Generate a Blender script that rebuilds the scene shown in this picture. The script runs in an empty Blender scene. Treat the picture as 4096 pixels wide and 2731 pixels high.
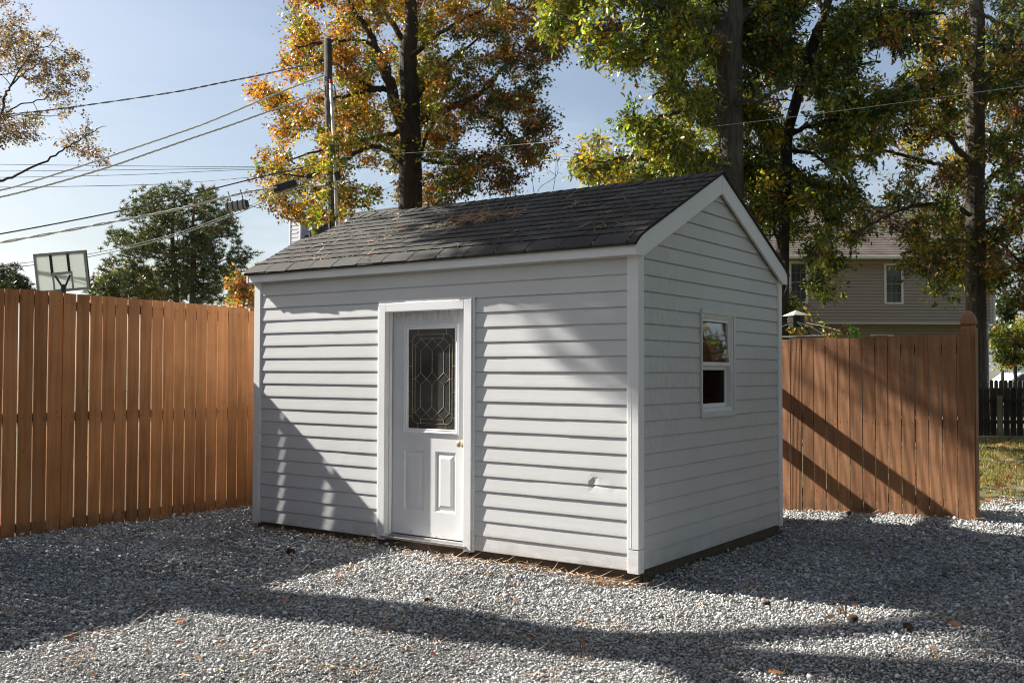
import bpy, math, random
import numpy as np
from mathutils import Vector, Matrix, noise as mnoise
random.seed(7); RS = np.random.RandomState(7)
sc = bpy.context.scene
COL = sc.collection
R = math.radians
# ------------------------------------------------------------------ camera model (solved from the photograph)
CP = np.array([7.7795, -6.5566, 1.4740]); YAW, PIT, ROL = -0.620787, 0.029570, 0.002875; FPX = 4004.77
def _axes():
    cy, sy, cp, sp = math.cos(YAW), math.sin(YAW), math.cos(PIT), math.sin(PIT)
    f = np.array([sy*cp, cy*cp, sp]); r = np.array([cy, -sy, 0.0]); u = np.cross(r, f)
    c, s = math.cos(ROL), math.sin(ROL)
    return f, c*r+s*u, c*u-s*r
AF, AR, AU = _axes()
def ray(px, py): return AF + AR*(px-2048)/FPX - AU*(py-1365.5)/FPX
def P(px, py, d): return CP + d*ray(px, py)
def proj(X):
    d = np.asarray(X)-CP; z = d@AF
    return np.array([2048+FPX*(d@AR)/z, 1365.5-FPX*(d@AU)/z, z])
def on(px, py, ax, v):
    d = ray(px, py); return CP + (v-CP[ax])/d[ax]*d
S = 4096/2352.0
L, D, H = 4.2299, 2.8868, 2.33
SUN = np.array([1.0, 0.21, -0.70]); SUN /= np.linalg.norm(SUN)

# ------------------------------------------------------------------ material helpers
class NT:
    def __init__(s, name):
        s.m = bpy.data.materials.new(name); s.m.use_nodes = True
        s.t = s.m.node_tree; s.n = s.t.nodes
        s.b = s.n['Principled BSDF']; s.out = s.n['Material Output']
    def add(s, typ, **kw):
        x = s.n.new(typ)
        for k, v in kw.items():
            if k.startswith('_'): setattr(x, k[1:], v)
            else: x.inputs[k].default_value = v
        return x
    def ln(s, a, b): s.t.links.new(a, b)
    def coord(s, scale=(1, 1, 1), kind='Object', rnd=False):
        tc = s.add('ShaderNodeTexCoord'); mp = s.add('ShaderNodeMapping'); mp.inputs['Scale'].default_value = scale
        s.ln(tc.outputs[kind], mp.inputs['Vector'])
        if rnd:
            at = s.add('ShaderNodeAttribute'); at.attribute_name = 'rnd'
            cx = s.add('ShaderNodeMath', _operation='MULTIPLY'); cx.inputs[1].default_value = 37.0
            s.ln(at.outputs['Fac'], cx.inputs[0])
            cm = s.add('ShaderNodeCombineXYZ'); s.ln(cx.outputs[0], cm.inputs[0]); s.ln(cx.outputs[0], cm.inputs[1]); s.ln(cx.outputs[0], cm.inputs[2])
            ad = s.add('ShaderNodeVectorMath', _operation='ADD'); s.ln(mp.outputs[0], ad.inputs[0]); s.ln(cm.outputs[0], ad.inputs[1])
            return ad.outputs[0]
        return mp.outputs[0]
    def noise(s, vec, scale, detail=4, rough=0.55, dist=0.0):
        x = s.add('ShaderNodeTexNoise'); x.inputs['Scale'].default_value = scale; x.inputs['Detail'].default_value = detail
        x.inputs['Roughness'].default_value = rough; x.inputs['Distortion'].default_value = dist
        s.ln(vec, x.inputs['Vector']); return x.outputs['Fac']
    def ramp(s, fac, stops):
        x = s.add('ShaderNodeValToRGB'); e = x.color_ramp.elements
        while len(e) < len(stops): e.new(0.5)
        for i, (p, c) in enumerate(stops):
            e[i].position = p; e[i].color = (*c, 1) if len(c) == 3 else c
        s.ln(fac, x.inputs[0]); return x.outputs[0]
    def rampv(s, fac, stops): return s.ramp(fac, [(p, (v, v, v)) for p, v in stops])
    def mix(s, fac, a, b, mode='MIX'):
        x = s.add('ShaderNodeMix', _data_type='RGBA', _blend_type=mode)
        for sock, v in ((x.inputs[0], fac), (x.inputs[6], a), (x.inputs[7], b)):
            if hasattr(v, 'links'): s.ln(v, sock)
            elif isinstance(v, (int, float)): sock.default_value = v
            else: sock.default_value = (*v, 1)
        return x.outputs[2]
    def bump(s, h, strength, dist=0.01, nrm=None):
        x = s.add('ShaderNodeBump'); x.inputs['Strength'].default_value = strength; x.inputs['Distance'].default_value = dist
        s.ln(h, x.inputs['Height'])
        if nrm is not None: s.ln(nrm, x.inputs['Normal'])
        s.ln(x.outputs[0], s.b.inputs['Normal']); return x.outputs[0]
    def attr(s, name):
        a = s.add('ShaderNodeAttribute'); a.attribute_name = name; return a
    def base(s, c):
        if hasattr(c, 'links'): s.ln(c, s.b.inputs['Base Color'])
        else: s.b.inputs['Base Color'].default_value = (*c, 1)
    def rough(s, v):
        if hasattr(v, 'links'): s.ln(v, s.b.inputs['Roughness'])
        else: s.b.inputs['Roughness'].default_value = v
def simple(name, c, rough=0.6, var=0.12, scale=6.0, metal=0.0, bump=0.0):
    t = NT(name); v = t.coord()
    n = t.noise(v, scale, 5)
    lo = tuple(x*(1-var) for x in c); hi = tuple(min(1, x*(1+var)) for x in c)
    t.base(t.ramp(n, [(0.3, lo), (0.7, hi)])); t.rough(rough); t.b.inputs['Metallic'].default_value = metal
    if bump: t.bump(t.noise(v, scale*8, 3), bump, 0.004)
    return t.m
def m_siding(name, c, stain=0.0, axis='x'):
    t = NT(name); v = t.coord((1.5, 1.5, 60)); w = t.coord()
    n = t.noise(t.coord((2.5, 2.5, 140)), 1.0, 4); big = t.noise(w, 1.3, 4)
    base = t.ramp(big, [(0.3, tuple(x*0.93 for x in c)), (0.7, c)])
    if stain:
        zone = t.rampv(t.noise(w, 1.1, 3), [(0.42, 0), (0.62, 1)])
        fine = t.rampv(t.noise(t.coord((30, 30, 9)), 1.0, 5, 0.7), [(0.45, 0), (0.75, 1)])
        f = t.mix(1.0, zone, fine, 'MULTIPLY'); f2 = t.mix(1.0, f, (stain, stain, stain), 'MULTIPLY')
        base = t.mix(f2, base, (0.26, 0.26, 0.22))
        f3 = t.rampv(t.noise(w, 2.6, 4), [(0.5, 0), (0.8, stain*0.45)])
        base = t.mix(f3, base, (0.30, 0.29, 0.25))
    sz = t.add('ShaderNodeSeparateXYZ'); t.ln(w, sz.inputs[0])
    low = t.mix(1.0, t.rampv(sz.outputs[2], [(0.0, .55), (0.22, 0)]), t.rampv(t.noise(t.coord((6, 6, 14)), 1.0, 5, .7), [(.35, 0), (.75, 1)]), 'MULTIPLY')
    base = t.mix(low, base, (0.24, 0.215, 0.18))
    sp = t.rampv(t.noise(w, 55, 2), [(0.74, 0), (0.80, 0.5)])
    base = t.mix(sp, base, (0.16, 0.15, 0.13))
    t.base(base); t.rough(0.42); t.b.inputs['Specular IOR Level'].default_value = 0.35
    t.bump(n, 0.22, 0.003)
    return t.m
def m_wood(name, c, cdark, grain=0.35, cath=False, rough=0.6, zdir=True):
    t = NT(name)
    sc_ = (28, 28, 1.4) if zdir else (1.4, 28, 28)
    v = t.coord(sc_, rnd=True)
    g = t.noise(v, 1.0, 6, 0.6, 0.4)
    rn = t.attr('rnd').outputs['Fac']
    col = t.ramp(g, [(0.28, cdark), (0.55, c), (0.8, tuple(min(1, x*1.12) for x in c))])
    tone = t.rampv(rn, [(0.0, 0.74), (1.0, 1.15)])
    col = t.mix(1.0, col, tone, 'MULTIPLY')
    blot = t.rampv(t.noise(t.coord((1, 1, 1)), 2.2, 4), [(0.35, 0.82), (0.65, 1.06)])
    col = t.mix(1.0, col, blot, 'MULTIPLY')
    kn = t.rampv(t.noise(t.coord((9, 9, 5), rnd=True), 1.0, 1), [(0.80, 0), (0.84, 0.75)])
    col = t.mix(kn, col, tuple(x*0.35 for x in cdark))
    sz = t.add('ShaderNodeSeparateXYZ'); t.ln(t.coord(), sz.inputs[0])
    low = t.mix(1.0, t.rampv(sz.outputs[2], [(0.0, .8), (0.16, 0)]), t.rampv(t.noise(t.coord((7, 7, 9)), 1.0, 5, .7), [(.36, 0), (.7, 1)]), 'MULTIPLY')
    col = t.mix(low, col, (0.10, 0.075, 0.05))
    t.base(col); t.rough(rough); t.b.inputs['Specular IOR Level'].default_value = 0.15
    if cath:
        w = t.add('ShaderNodeTexWave'); w.wave_type = 'RINGS'; w.rings_direction = 'SPHERICAL'; w.wave_profile = 'SIN'
        w.inputs['Scale'].default_value = 1.0; w.inputs['Distortion'].default_value = 3.0; w.inputs['Detail'].default_value = 2
        w.inputs['Detail Scale'].default_value = 0.8
        t.ln(t.coord((7, 7, 0.75), rnd=True), w.inputs['Vector'])
        h = t.mix(0.6, w.outputs['Fac'], g); t.bump(h, grain, 0.010)
    else: t.bump(g, grain, 0.006)
    return t.m
def m_leaf(name, trans=0.42, gloss=0.8):
    t = NT(name); a = t.attr('Col').outputs['Color']
    t.base(a); t.rough(0.36); t.b.inputs['Specular IOR Level'].default_value = gloss
    tr = t.add('ShaderNodeBsdfTranslucent')
    br = t.mix(1.0, a, (1.25, 1.2, 0.7), 'MULTIPLY'); t.ln(br, tr.inputs['Color'])
    mx = t.add('ShaderNodeMixShader'); mx.inputs[0].default_value = trans
    t.ln(t.b.outputs[0], mx.inputs[1]); t.ln(tr.outputs[0], mx.inputs[2]); t.ln(mx.outputs[0], t.out.inputs[0])
    return t.m
def m_bark(name, c):
    t = NT(name); v = t.coord((9, 9, 1.3))
    g = t.noise(v, 1.6, 6, 0.65, 0.6)
    patch = t.rampv(t.noise(t.coord(), 1.4, 4), [(0.35, 0.7), (0.7, 1.35)])
    col = t.ramp(g, [(0.3, tuple(x*0.35 for x in c)), (0.55, c), (0.8, tuple(x*1.5 for x in c))])
    t.base(t.mix(1.0, col, patch, 'MULTIPLY')); t.rough(0.9); t.bump(g, 0.9, 0.05)
    return t.m
def m_shingle(name, c):
    t = NT(name); w = t.coord()
    gr = t.noise(w, 420, 2); big = t.noise(w, 1.7, 5, 0.6); rn = t.attr('rnd').outputs['Fac']
    col = t.ramp(gr, [(0.32, tuple(x*0.45 for x in c)), (0.6, c), (0.78, tuple(x*2.1 for x in c))])
    col = t.mix(1.0, col, t.rampv(rn, [(0, 0.8), (1, 1.2)]), 'MULTIPLY')
    col = t.mix(1.0, col, t.rampv(big, [(0.3, 0.75), (0.7, 1.25)]), 'MULTIPLY')
    t.base(col); t.rough(0.85); t.b.inputs['Specular IOR Level'].default_value = 0.25
    t.bump(gr, 0.5, 0.004); return t.m
def m_attr(name, rough=0.8, bumpscale=0, bump=0.3, spec=0.3):
    t = NT(name); t.base(t.attr('Col').outputs['Color']); t.rough(rough); t.b.inputs['Specular IOR Level'].default_value = spec
    if bumpscale: t.bump(t.noise(t.coord(), bumpscale, 3), bump, 0.004)
    return t.m
def m_glass(name, tint, refl, fk=1.0):
    t = NT(name); t.n.remove(t.b)
    tr = t.add('ShaderNodeBsdfTransparent'); tr.inputs[0].default_value = (*tint, 1)
    gl = t.add('ShaderNodeBsdfGlossy'); gl.inputs['Roughness'].default_value = 0.03; gl.inputs[0].default_value = (1, 1, 1, 1)
    bp = t.add('ShaderNodeBump'); bp.inputs['Strength'].default_value = 0.06; bp.inputs['Distance'].default_value = 0.02
    t.ln(t.noise(t.coord(), 4.0, 1), bp.inputs['Height']); t.ln(bp.outputs[0], gl.inputs['Normal'])
    fr = t.add('ShaderNodeFresnel'); fr.inputs[0].default_value = 1.5
    ad = t.add('ShaderNodeMath', _operation='MULTIPLY_ADD'); ad.inputs[1].default_value = fk; ad.inputs[2].default_value = refl
    t.ln(fr.outputs[0], ad.inputs[0])
    mx = t.add('ShaderNodeMixShader'); t.ln(ad.outputs[0], mx.inputs[0]); t.ln(tr.outputs[0], mx.inputs[1]); t.ln(gl.outputs[0], mx.inputs[2])
    t.ln(mx.outputs[0], t.out.inputs[0]); return t.m

SID = (0.61, 0.61, 0.615)
M = dict(
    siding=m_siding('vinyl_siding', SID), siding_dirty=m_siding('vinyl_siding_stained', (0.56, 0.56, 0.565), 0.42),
    trim=m_siding('white_trim', (0.78, 0.785, 0.80)), white=simple('white_paint', (0.76, 0.76, 0.77), 0.4, 0.05, 4),
    shingle=m_shingle('charcoal_shingles', (0.062, 0.058, 0.053)),
    skid=m_wood('weathered_timber', (0.10, 0.085, 0.065), (0.035, 0.03, 0.024), 0.5, zdir=False),
    fence_l=m_wood('tan_stained_cedar', (0.43, 0.195, 0.078), (0.30, 0.122, 0.044), 0.25),
    fence_r=m_wood('brown_stained_pine', (0.335, 0.168, 0.088), (0.23, 0.108, 0.054), 0.42, cath=True),
    dark=simple('dark_void', (0.012, 0.012, 0.013), 0.6), black=simple('black_rubber', (0.02, 0.02, 0.022), 0.5),
    brass=simple('brass_came', (0.42, 0.36, 0.23), 0.45, 0.2, 30, 0.5),
    steel=simple('brushed_steel', (0.55, 0.53, 0.50), 0.3, 0.1, 30, 1.0),
    grey_metal=simple('grey_metal', (0.30, 0.31, 0.34), 0.5, 0.1, 10),
    pole=m_bark('weathered_pole', (0.075, 0.062, 0.048)),
    conduit=simple('white_conduit', (0.55, 0.55, 0.56), 0.4, 0.1, 4), red=simple('red_band', (0.5, 0.03, 0.02), 0.5),
    cable=simple('black_cable', (0.05, 0.05, 0.055), 0.35), alu=simple('bare_aluminium_cable', (0.62, 0.62, 0.60), 0.35, 0.1, 20, 0.0),
    bark_dark=m_bark('dark_oak_bark', (0.050, 0.040, 0.033)), bark_grey=m_bark('grey_oak_bark', (0.105, 0.088, 0.072)),
    bark_pine=m_bark('pine_bark', (0.13, 0.10, 0.085)),
    leaf=m_leaf('oak_leaves'), needle=m_leaf('pine_needles', 0.25, 0.2), straw=m_attr('dry_pine_straw', 0.7),
    stone=m_attr('crushed_stone', 0.85, 90, 0.35, 0.25), litter=m_leaf('fallen_leaves', 0.15, 0.2), blade=m_leaf('grass_blades', 0.3, 0.2),
    tan=m_siding('tan_vinyl_siding', (0.32, 0.262, 0.205)), tan_roof=m_shingle('brown_shingles', (0.15, 0.125, 0.105)),
    cream=simple('cream_trim', (0.62, 0.58, 0.50), 0.5, 0.05), grey_sid=m_siding('pale_blue_siding', (0.55, 0.57, 0.62)),
    winframe=simple('dull_muntin', (0.16, 0.16, 0.165), 0.5, 0.05, 6), winglass=simple('dark_window_glass', (0.03, 0.035, 0.045), 0.08, 0.1, 2),
    picket=m_wood('dark_weathered_pickets', (0.045, 0.038, 0.030), (0.02, 0.016, 0.012), 0.4),
    cap=simple('pale_canvas', (0.40, 0.385, 0.34), 0.7), dkmetal=simple('dark_bronze_metal', (0.03, 0.028, 0.028), 0.4, 0.1, 10, 0.4),
    curtain=simple('cream_fabric', (0.80, 0.77, 0.62), 0.9, 0.1, 12),
    cone=simple('pine_cone_scales', (0.11, 0.065, 0.04), 0.8, 0.4, 60), carpaint=simple('white_car_paint', (0.75, 0.76, 0.78), 0.2, 0.02),
    brick=simple('pale_brick', (0.42, 0.38, 0.33), 0.8, 0.15, 20),
    glass=m_glass('window_glass', (0.75, 0.78, 0.74), 0.16), screen=m_glass('screened_glass', (0.16, 0.17, 0.16), 0.0, 0.3),
)
def m_backboard():
    t = NT('frosted_acrylic'); t.base((0.62, 0.66, 0.64)); t.rough(0.5)
    tr = t.add('ShaderNodeBsdfTranslucent'); tr.inputs[0].default_value = (0.66, 0.70, 0.68, 1)
    mx = t.add('ShaderNodeMixShader'); mx.inputs[0].default_value = 0.6
    t.ln(t.b.outputs[0], mx.inputs[1]); t.ln(tr.outputs[0], mx.inputs[2]); t.ln(mx.outputs[0], t.out.inputs[0]); return t.m
M['acrylic'] = m_backboard()
def m_doorpaint():
    t = NT('chalky_white_door_paint'); w = t.coord()
    c = t.ramp(t.noise(w, 3, 4), [(0.3, (0.66, 0.665, 0.68)), (0.7, (0.74, 0.74, 0.75))])
    ge = t.add('ShaderNodeSeparateXYZ'); tc = t.add('ShaderNodeTexCoord'); t.ln(tc.outputs['Object'], ge.inputs[0])
    rs = t.noise(t.coord((14, 14, 10)), 1.0, 5, 0.7)
    low = t.rampv(ge.outputs[2], [(0.055, 1), (0.105, 0)])              # rust grows along the bottom rail
    rm = t.mix(1.0, low, t.rampv(rs, [(0.55, 0), (0.68, .8)]), 'MULTIPLY')
    c = t.mix(rm, c, (0.30, 0.15, 0.06))
    mil = t.mix(1.0, t.rampv(ge.outputs[2], [(0.0, 0), (0.001, 0)]), (1, 1, 1), 'MULTIPLY')
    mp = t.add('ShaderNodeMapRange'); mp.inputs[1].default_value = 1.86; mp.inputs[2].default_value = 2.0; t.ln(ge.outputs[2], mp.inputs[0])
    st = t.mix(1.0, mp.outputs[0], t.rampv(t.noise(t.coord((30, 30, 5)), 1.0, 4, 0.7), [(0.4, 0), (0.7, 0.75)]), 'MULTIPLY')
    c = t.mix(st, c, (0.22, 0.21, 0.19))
    t.base(c); t.rough(0.5); t.bump(t.noise(w, 60, 3), 0.06, 0.003); return t.m
M['door'] = m_doorpaint()
def m_leaded():
    t = NT('obscured_leaded_glass'); w = t.coord()
    t.base(t.ramp(t.noise(w, 3.0, 3), [(0.35, (0.022, 0.022, 0.022)), (0.7, (0.075, 0.073, 0.068))]))
    t.rough(0.28); t.bump(t.noise(w, 70, 2), 0.10, 0.003); return t.m
M['leaded'] = m_leaded()
def m_ground(name, stops, scale, bump=0.6, extra=None):
    t = NT(name); w = t.coord()
    n = t.noise(w, scale, 7, 0.65); b = t.noise(w, scale*0.13, 4)
    c = t.ramp(n, stops); c = t.mix(1.0, c, t.rampv(b, [(0.3, 0.7), (0.7, 1.25)]), 'MULTIPLY')
    t.base(c); t.rough(0.95); t.bump(t.noise(w, scale*2.5, 5, 0.7), bump, 0.03); return t.m
M['soil'] = m_ground('lawn_soil', [(0.3, (0.045, 0.040, 0.020)), (0.5, (0.10, 0.10, 0.035)), (0.7, (0.19, 0.15, 0.075))], 9)
M['bed'] = m_ground('gravel_fines', [(0.3, (0.03, 0.029, 0.028)), (0.55, (0.075, 0.072, 0.068)), (0.75, (0.16, 0.155, 0.147))], 45)

# ------------------------------------------------------------------ mesh helpers
class MB:
    def __init__(s): s.v = []; s.f = []; s.r = []; s.mi = []; s.cur = 0.0; s.m = 0; s.c = []; s.col = None
    def _v(s, p):
        s.v.append(tuple(p)); s.r.append(s.cur)
        if s.col is not None: s.c.append(s.col)
        return len(s.v)-1
    def face(s, pts):
        ids = [s._v(p) for p in pts]; s.f.append(ids); s.mi.append(s.m); return s
    def box(s, x0, x1, y0, y1, z0, z1, T=None):
        ps = [(x, y, z) for z in (z0, z1) for (x, y) in ((x0, y0), (x1, y0), (x1, y1), (x0, y1))]
        if T is not None: ps = [T(*p) for p in ps]
        i = [s._v(p) for p in ps]
        for q in ((3, 2, 1, 0), (4, 5, 6, 7), (0, 1, 5, 4), (1, 2, 6, 5), (2, 3, 7, 6), (3, 0, 4, 7)):
            s.f.append([i[k] for k in q]); s.mi.append(s.m)
        return s
    def prism(s, poly, fn, a, b):
        n = len(poly); A = [s._v(fn(p[0], p[1], a)) for p in poly]; B = [s._v(fn(p[0], p[1], b)) for p in poly]
        s.f.append(A[::-1]); s.mi.append(s.m); s.f.append(B); s.mi.append(s.m)
        for k in range(n):
            s.f.append([A[k], A[(k+1) % n], B[(k+1) % n], B[k]]); s.mi.append(s.m)
        return s
    def tube(s, pts, rad, n=8, cap=True):
        pts = [Vector(p) for p in pts]
        if not hasattr(rad, '__len__'): rad = [rad]*len(pts)
        rings = []; prev = None
        for k, p in enumerate(pts):
            d = (pts[min(k+1, len(pts)-1)]-pts[max(k-1, 0)])
            if d.length < 1e-9: d = Vector((0, 0, 1))
            d.normalize()
            a = prev if prev is not None else (Vector((1, 0, 0)) if abs(d.x) < 0.8 else Vector((0, 1, 0)))
            a = (a-d*a.dot(d))
            if a.length < 1e-6: a = d.orthogonal()
            a.normalize(); prev = a; b = d.cross(a)
            rings.append([s._v(p+(a*math.cos(2*math.pi*j/n)+b*math.sin(2*math.pi*j/n))*rad[k]) for j in range(n)])
        for k in range(len(rings)-1):
            for j in range(n):
                s.f.append([rings[k][j], rings[k][(j+1) % n], rings[k+1][(j+1) % n], rings[k+1][j]]); s.mi.append(s.m)
        if cap:
            s.f.append(rings[0][::-1]); s.mi.append(s.m); s.f.append(rings[-1]); s.mi.append(s.m)
        return s
    def lathe(s, prof, c, n=16, axis=(0, 0, 1)):
        ax = Vector(axis).normalized(); a = ax.orthogonal().normalized(); b = ax.cross(a); c = Vector(c)
        rings = [[s._v(c+ax*h+(a*math.cos(2*math.pi*j/n)+b*math.sin(2*math.pi*j/n))*max(r, 1e-4)) for j in range(n)] for r, h in prof]
        for k in range(len(rings)-1):
            for j in range(n):
                s.f.append([rings[k][j], rings[k][(j+1) % n], rings[k+1][(j+1) % n], rings[k+1][j]]); s.mi.append(s.m)
        s.f.append(rings[0][::-1]); s.mi.append(s.m); s.f.append(rings[-1]); s.mi.append(s.m)
        return s
    def build(s, name, mat, parent=None, smooth=False, bevel=0.0):
        me = bpy.data.meshes.new(name); me.from_pydata(s.v, [], s.f); me.update()
        mats = mat if isinstance(mat, (list, tuple)) else [mat]
        for m in mats: me.materials.append(m)
        if len(mats) > 1: me.polygons.foreach_set('material_index', s.mi)
        a = me.attributes.new('rnd', 'FLOAT', 'POINT'); a.data.foreach_set('value', s.r)
        if s.c:
            a = me.attributes.new('Col', 'FLOAT_COLOR', 'POINT'); a.data.foreach_set('color', np.array([(*c, 1) for c in s.c], np.float32).ravel())
        if smooth: me.polygons.foreach_set('use_smooth', [True]*len(me.polygons))
        o = bpy.data.objects.new(name, me); COL.objects.link(o); o.parent = parent
        if bevel:
            b = o.modifiers.new('bevel', 'BEVEL'); b.width = bevel; b.segments = 2; b.limit_method = 'ANGLE'
        return o
def np_mesh(name, V, loops, starts, totals, mat, col=None, parent=None, smooth=False):
    me = bpy.data.meshes.new(name); me.vertices.add(len(V)); me.vertices.foreach_set('co', V.astype(np.float32).ravel())
    me.loops.add(len(loops)); me.loops.foreach_set('vertex_index', loops.astype(np.int32))
    me.polygons.add(len(starts)); me.polygons.foreach_set('loop_start', starts.astype(np.int32)); me.polygons.foreach_set('loop_total', totals.astype(np.int32))
    if smooth: me.polygons.foreach_set('use_smooth', np.ones(len(starts), bool))
    me.update(calc_edges=True); me.materials.append(mat)
    if col is not None:
        a = me.attributes.new('Col', 'FLOAT_COLOR', 'POINT')
        c4 = np.ones((len(V), 4), np.float32); c4[:, :3] = col; a.data.foreach_set('color', c4.ravel())
    o = bpy.data.objects.new(name, me); COL.objects.link(o); o.parent = parent; return o
def stamp(name, tmplV, tmplF, X, Rm, Sc, C, mat, parent=None):
    """many transformed copies of one small template merged in one mesh. X (N,3) Rm (N,3,3) Sc (N,3) C (N,3)"""
    N = len(X); k = len(tmplV)
    V = np.einsum('nij,nkj->nki', Rm, tmplV[None]*Sc[:, None, :]) + X[:, None, :]
    lp = np.concatenate([np.array(f) for f in tmplF]); tot = np.array([len(f) for f in tmplF])
    loops = (lp[None]+(np.arange(N)*k)[:, None]).ravel(); totals = np.tile(tot, N); starts = np.concatenate([[0], np.cumsum(totals)[:-1]])
    return np_mesh(name, V.reshape(-1, 3), loops, starts, totals, mat, np.repeat(C, k, 0), parent)
def rot_from(dirs, ups):
    x = dirs/np.linalg.norm(dirs, axis=1, keepdims=True)
    z = ups-x*(ups*x).sum(1, keepdims=True); z /= np.linalg.norm(z, axis=1, keepdims=True)+1e-9
    y = np.cross(z, x); return np.stack([x, y, z], 2)
def rand_rot(n, rs):
    q = rs.normal(size=(n, 4)); q /= np.linalg.norm(q, axis=1, keepdims=True); a, b, c, d = q.T
    return np.stack([np.stack([1-2*(c*c+d*d), 2*(b*c-a*d), 2*(b*d+a*c)], 1), np.stack([2*(b*c+a*d), 1-2*(b*b+d*d), 2*(c*d-a*b)], 1), np.stack([2*(b*d-a*c), 2*(c*d+a*b), 1-2*(b*b+c*c)], 1)], 1)
def tag(o, label=None, cat=None, group=None, kind=None):
    for k, v in (('label', label), ('category', cat), ('group', group), ('kind', kind)):
        if v: o[k] = v
    return o
def empty(name, loc, rz=0.0, label=None, cat=None, group=None):
    o = bpy.data.objects.new(name, None); COL.objects.link(o); o.location = Vector(loc); o.rotation_euler = (0, 0, rz); o.empty_display_size = 0.1
    return tag(o, label, cat, group)

# ------------------------------------------------------------------ ground
def sstep(a, b, x): t = np.clip((x-a)/(b-a), 0, 1); return t*t*(3-2*t)
def gz(x, y):
    x = np.asarray(x, float); y = np.asarray(y, float)
    z = -0.055 - 0.018*sstep(-0.6, 0.8, x) - 0.030*sstep(3.2, 4.3, x) + 0.026*np.minimum(y, 0)*sstep(-1.2, 2.6, x) + 0.085*sstep(2.4, 4.4, y)*sstep(2.8, 5.6, x)
    z = z - 0.02*sstep(0.4, 2.0, x)*0 + 0.012*np.sin(1.7*x+0.6*y)*np.cos(1.3*y-0.4*x) + 0.006*np.sin(5.1*x+2.0)*np.sin(4.3*y)
    return z
def sheet(name, x0, x1, y0, y1, st, dz, mat):
    xs = np.arange(x0, x1+1e-6, st); ys = np.arange(y0, y1+1e-6, st); X, Y = np.meshgrid(xs, ys, indexing='ij')
    V = np.stack([X, Y, gz(X, Y)+dz], 2).reshape(-1, 3); ny = len(ys)
    i = (np.arange(len(xs)-1)[:, None]*ny+np.arange(ny-1)[None]).ravel()
    q = np.stack([i, i+ny, i+ny+1, i+1], 1)
    return np_mesh(name, V, q.ravel(), np.arange(len(q))*4, np.full(len(q), 4), mat, smooth=True)
g = MB()
rg = [0, 6, 12, 20, 40, 90, 200, 500, 1200]; na = 48
ring = [[(3+r*math.cos(2*math.pi*k/na), 2+r*math.sin(2*math.pi*k/na), -0.30 if r < 13 else (-0.02 if r > 19 else -0.2)) for k in range(na)] for r in rg[1:]]
ids = [[g._v(p) for p in rr] for rr in ring]; c0 = g._v((3, 2, -0.30))
for k in range(na):
    g.f.append([c0, ids[0][k], ids[0][(k+1) % na]]); g.mi.append(0)
    for a in range(len(ids)-1): g.f.append([ids[a][k], ids[a+1][k], ids[a+1][(k+1) % na], ids[a][(k+1) % na]]); g.mi.append(0)
tag(g.build('ground', M['soil'], smooth=True), kind='structure')
tag(sheet('gravel_yard', -6.15, 11.0, -9.0, 5.2, 0.12, 0.0, M['bed']), kind='structure')
def lawnz(x, y): return 0.0+0*np.asarray(x)
lw = MB()
for i in range(30):
    for j in range(30):
        x0, x1, y0, y1 = -2+i*0.6, -2+(i+1)*0.6, 5.2+j*0.7, 5.2+(j+1)*0.7
        f = lambda x, y: (x, y, float(gz(x, min(y, 5.2)))*max(0, 1-(y-5.2)/1.5)+0.012*math.sin(2.1*x)*math.cos(1.7*y)*min(1, (y-5.2)))
        lw.face([f(x0, y0), f(x1, y0), f(x1, y1), f(x0, y1)])
tag(lw.build('lawn', M['soil']), kind='structure')

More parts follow.
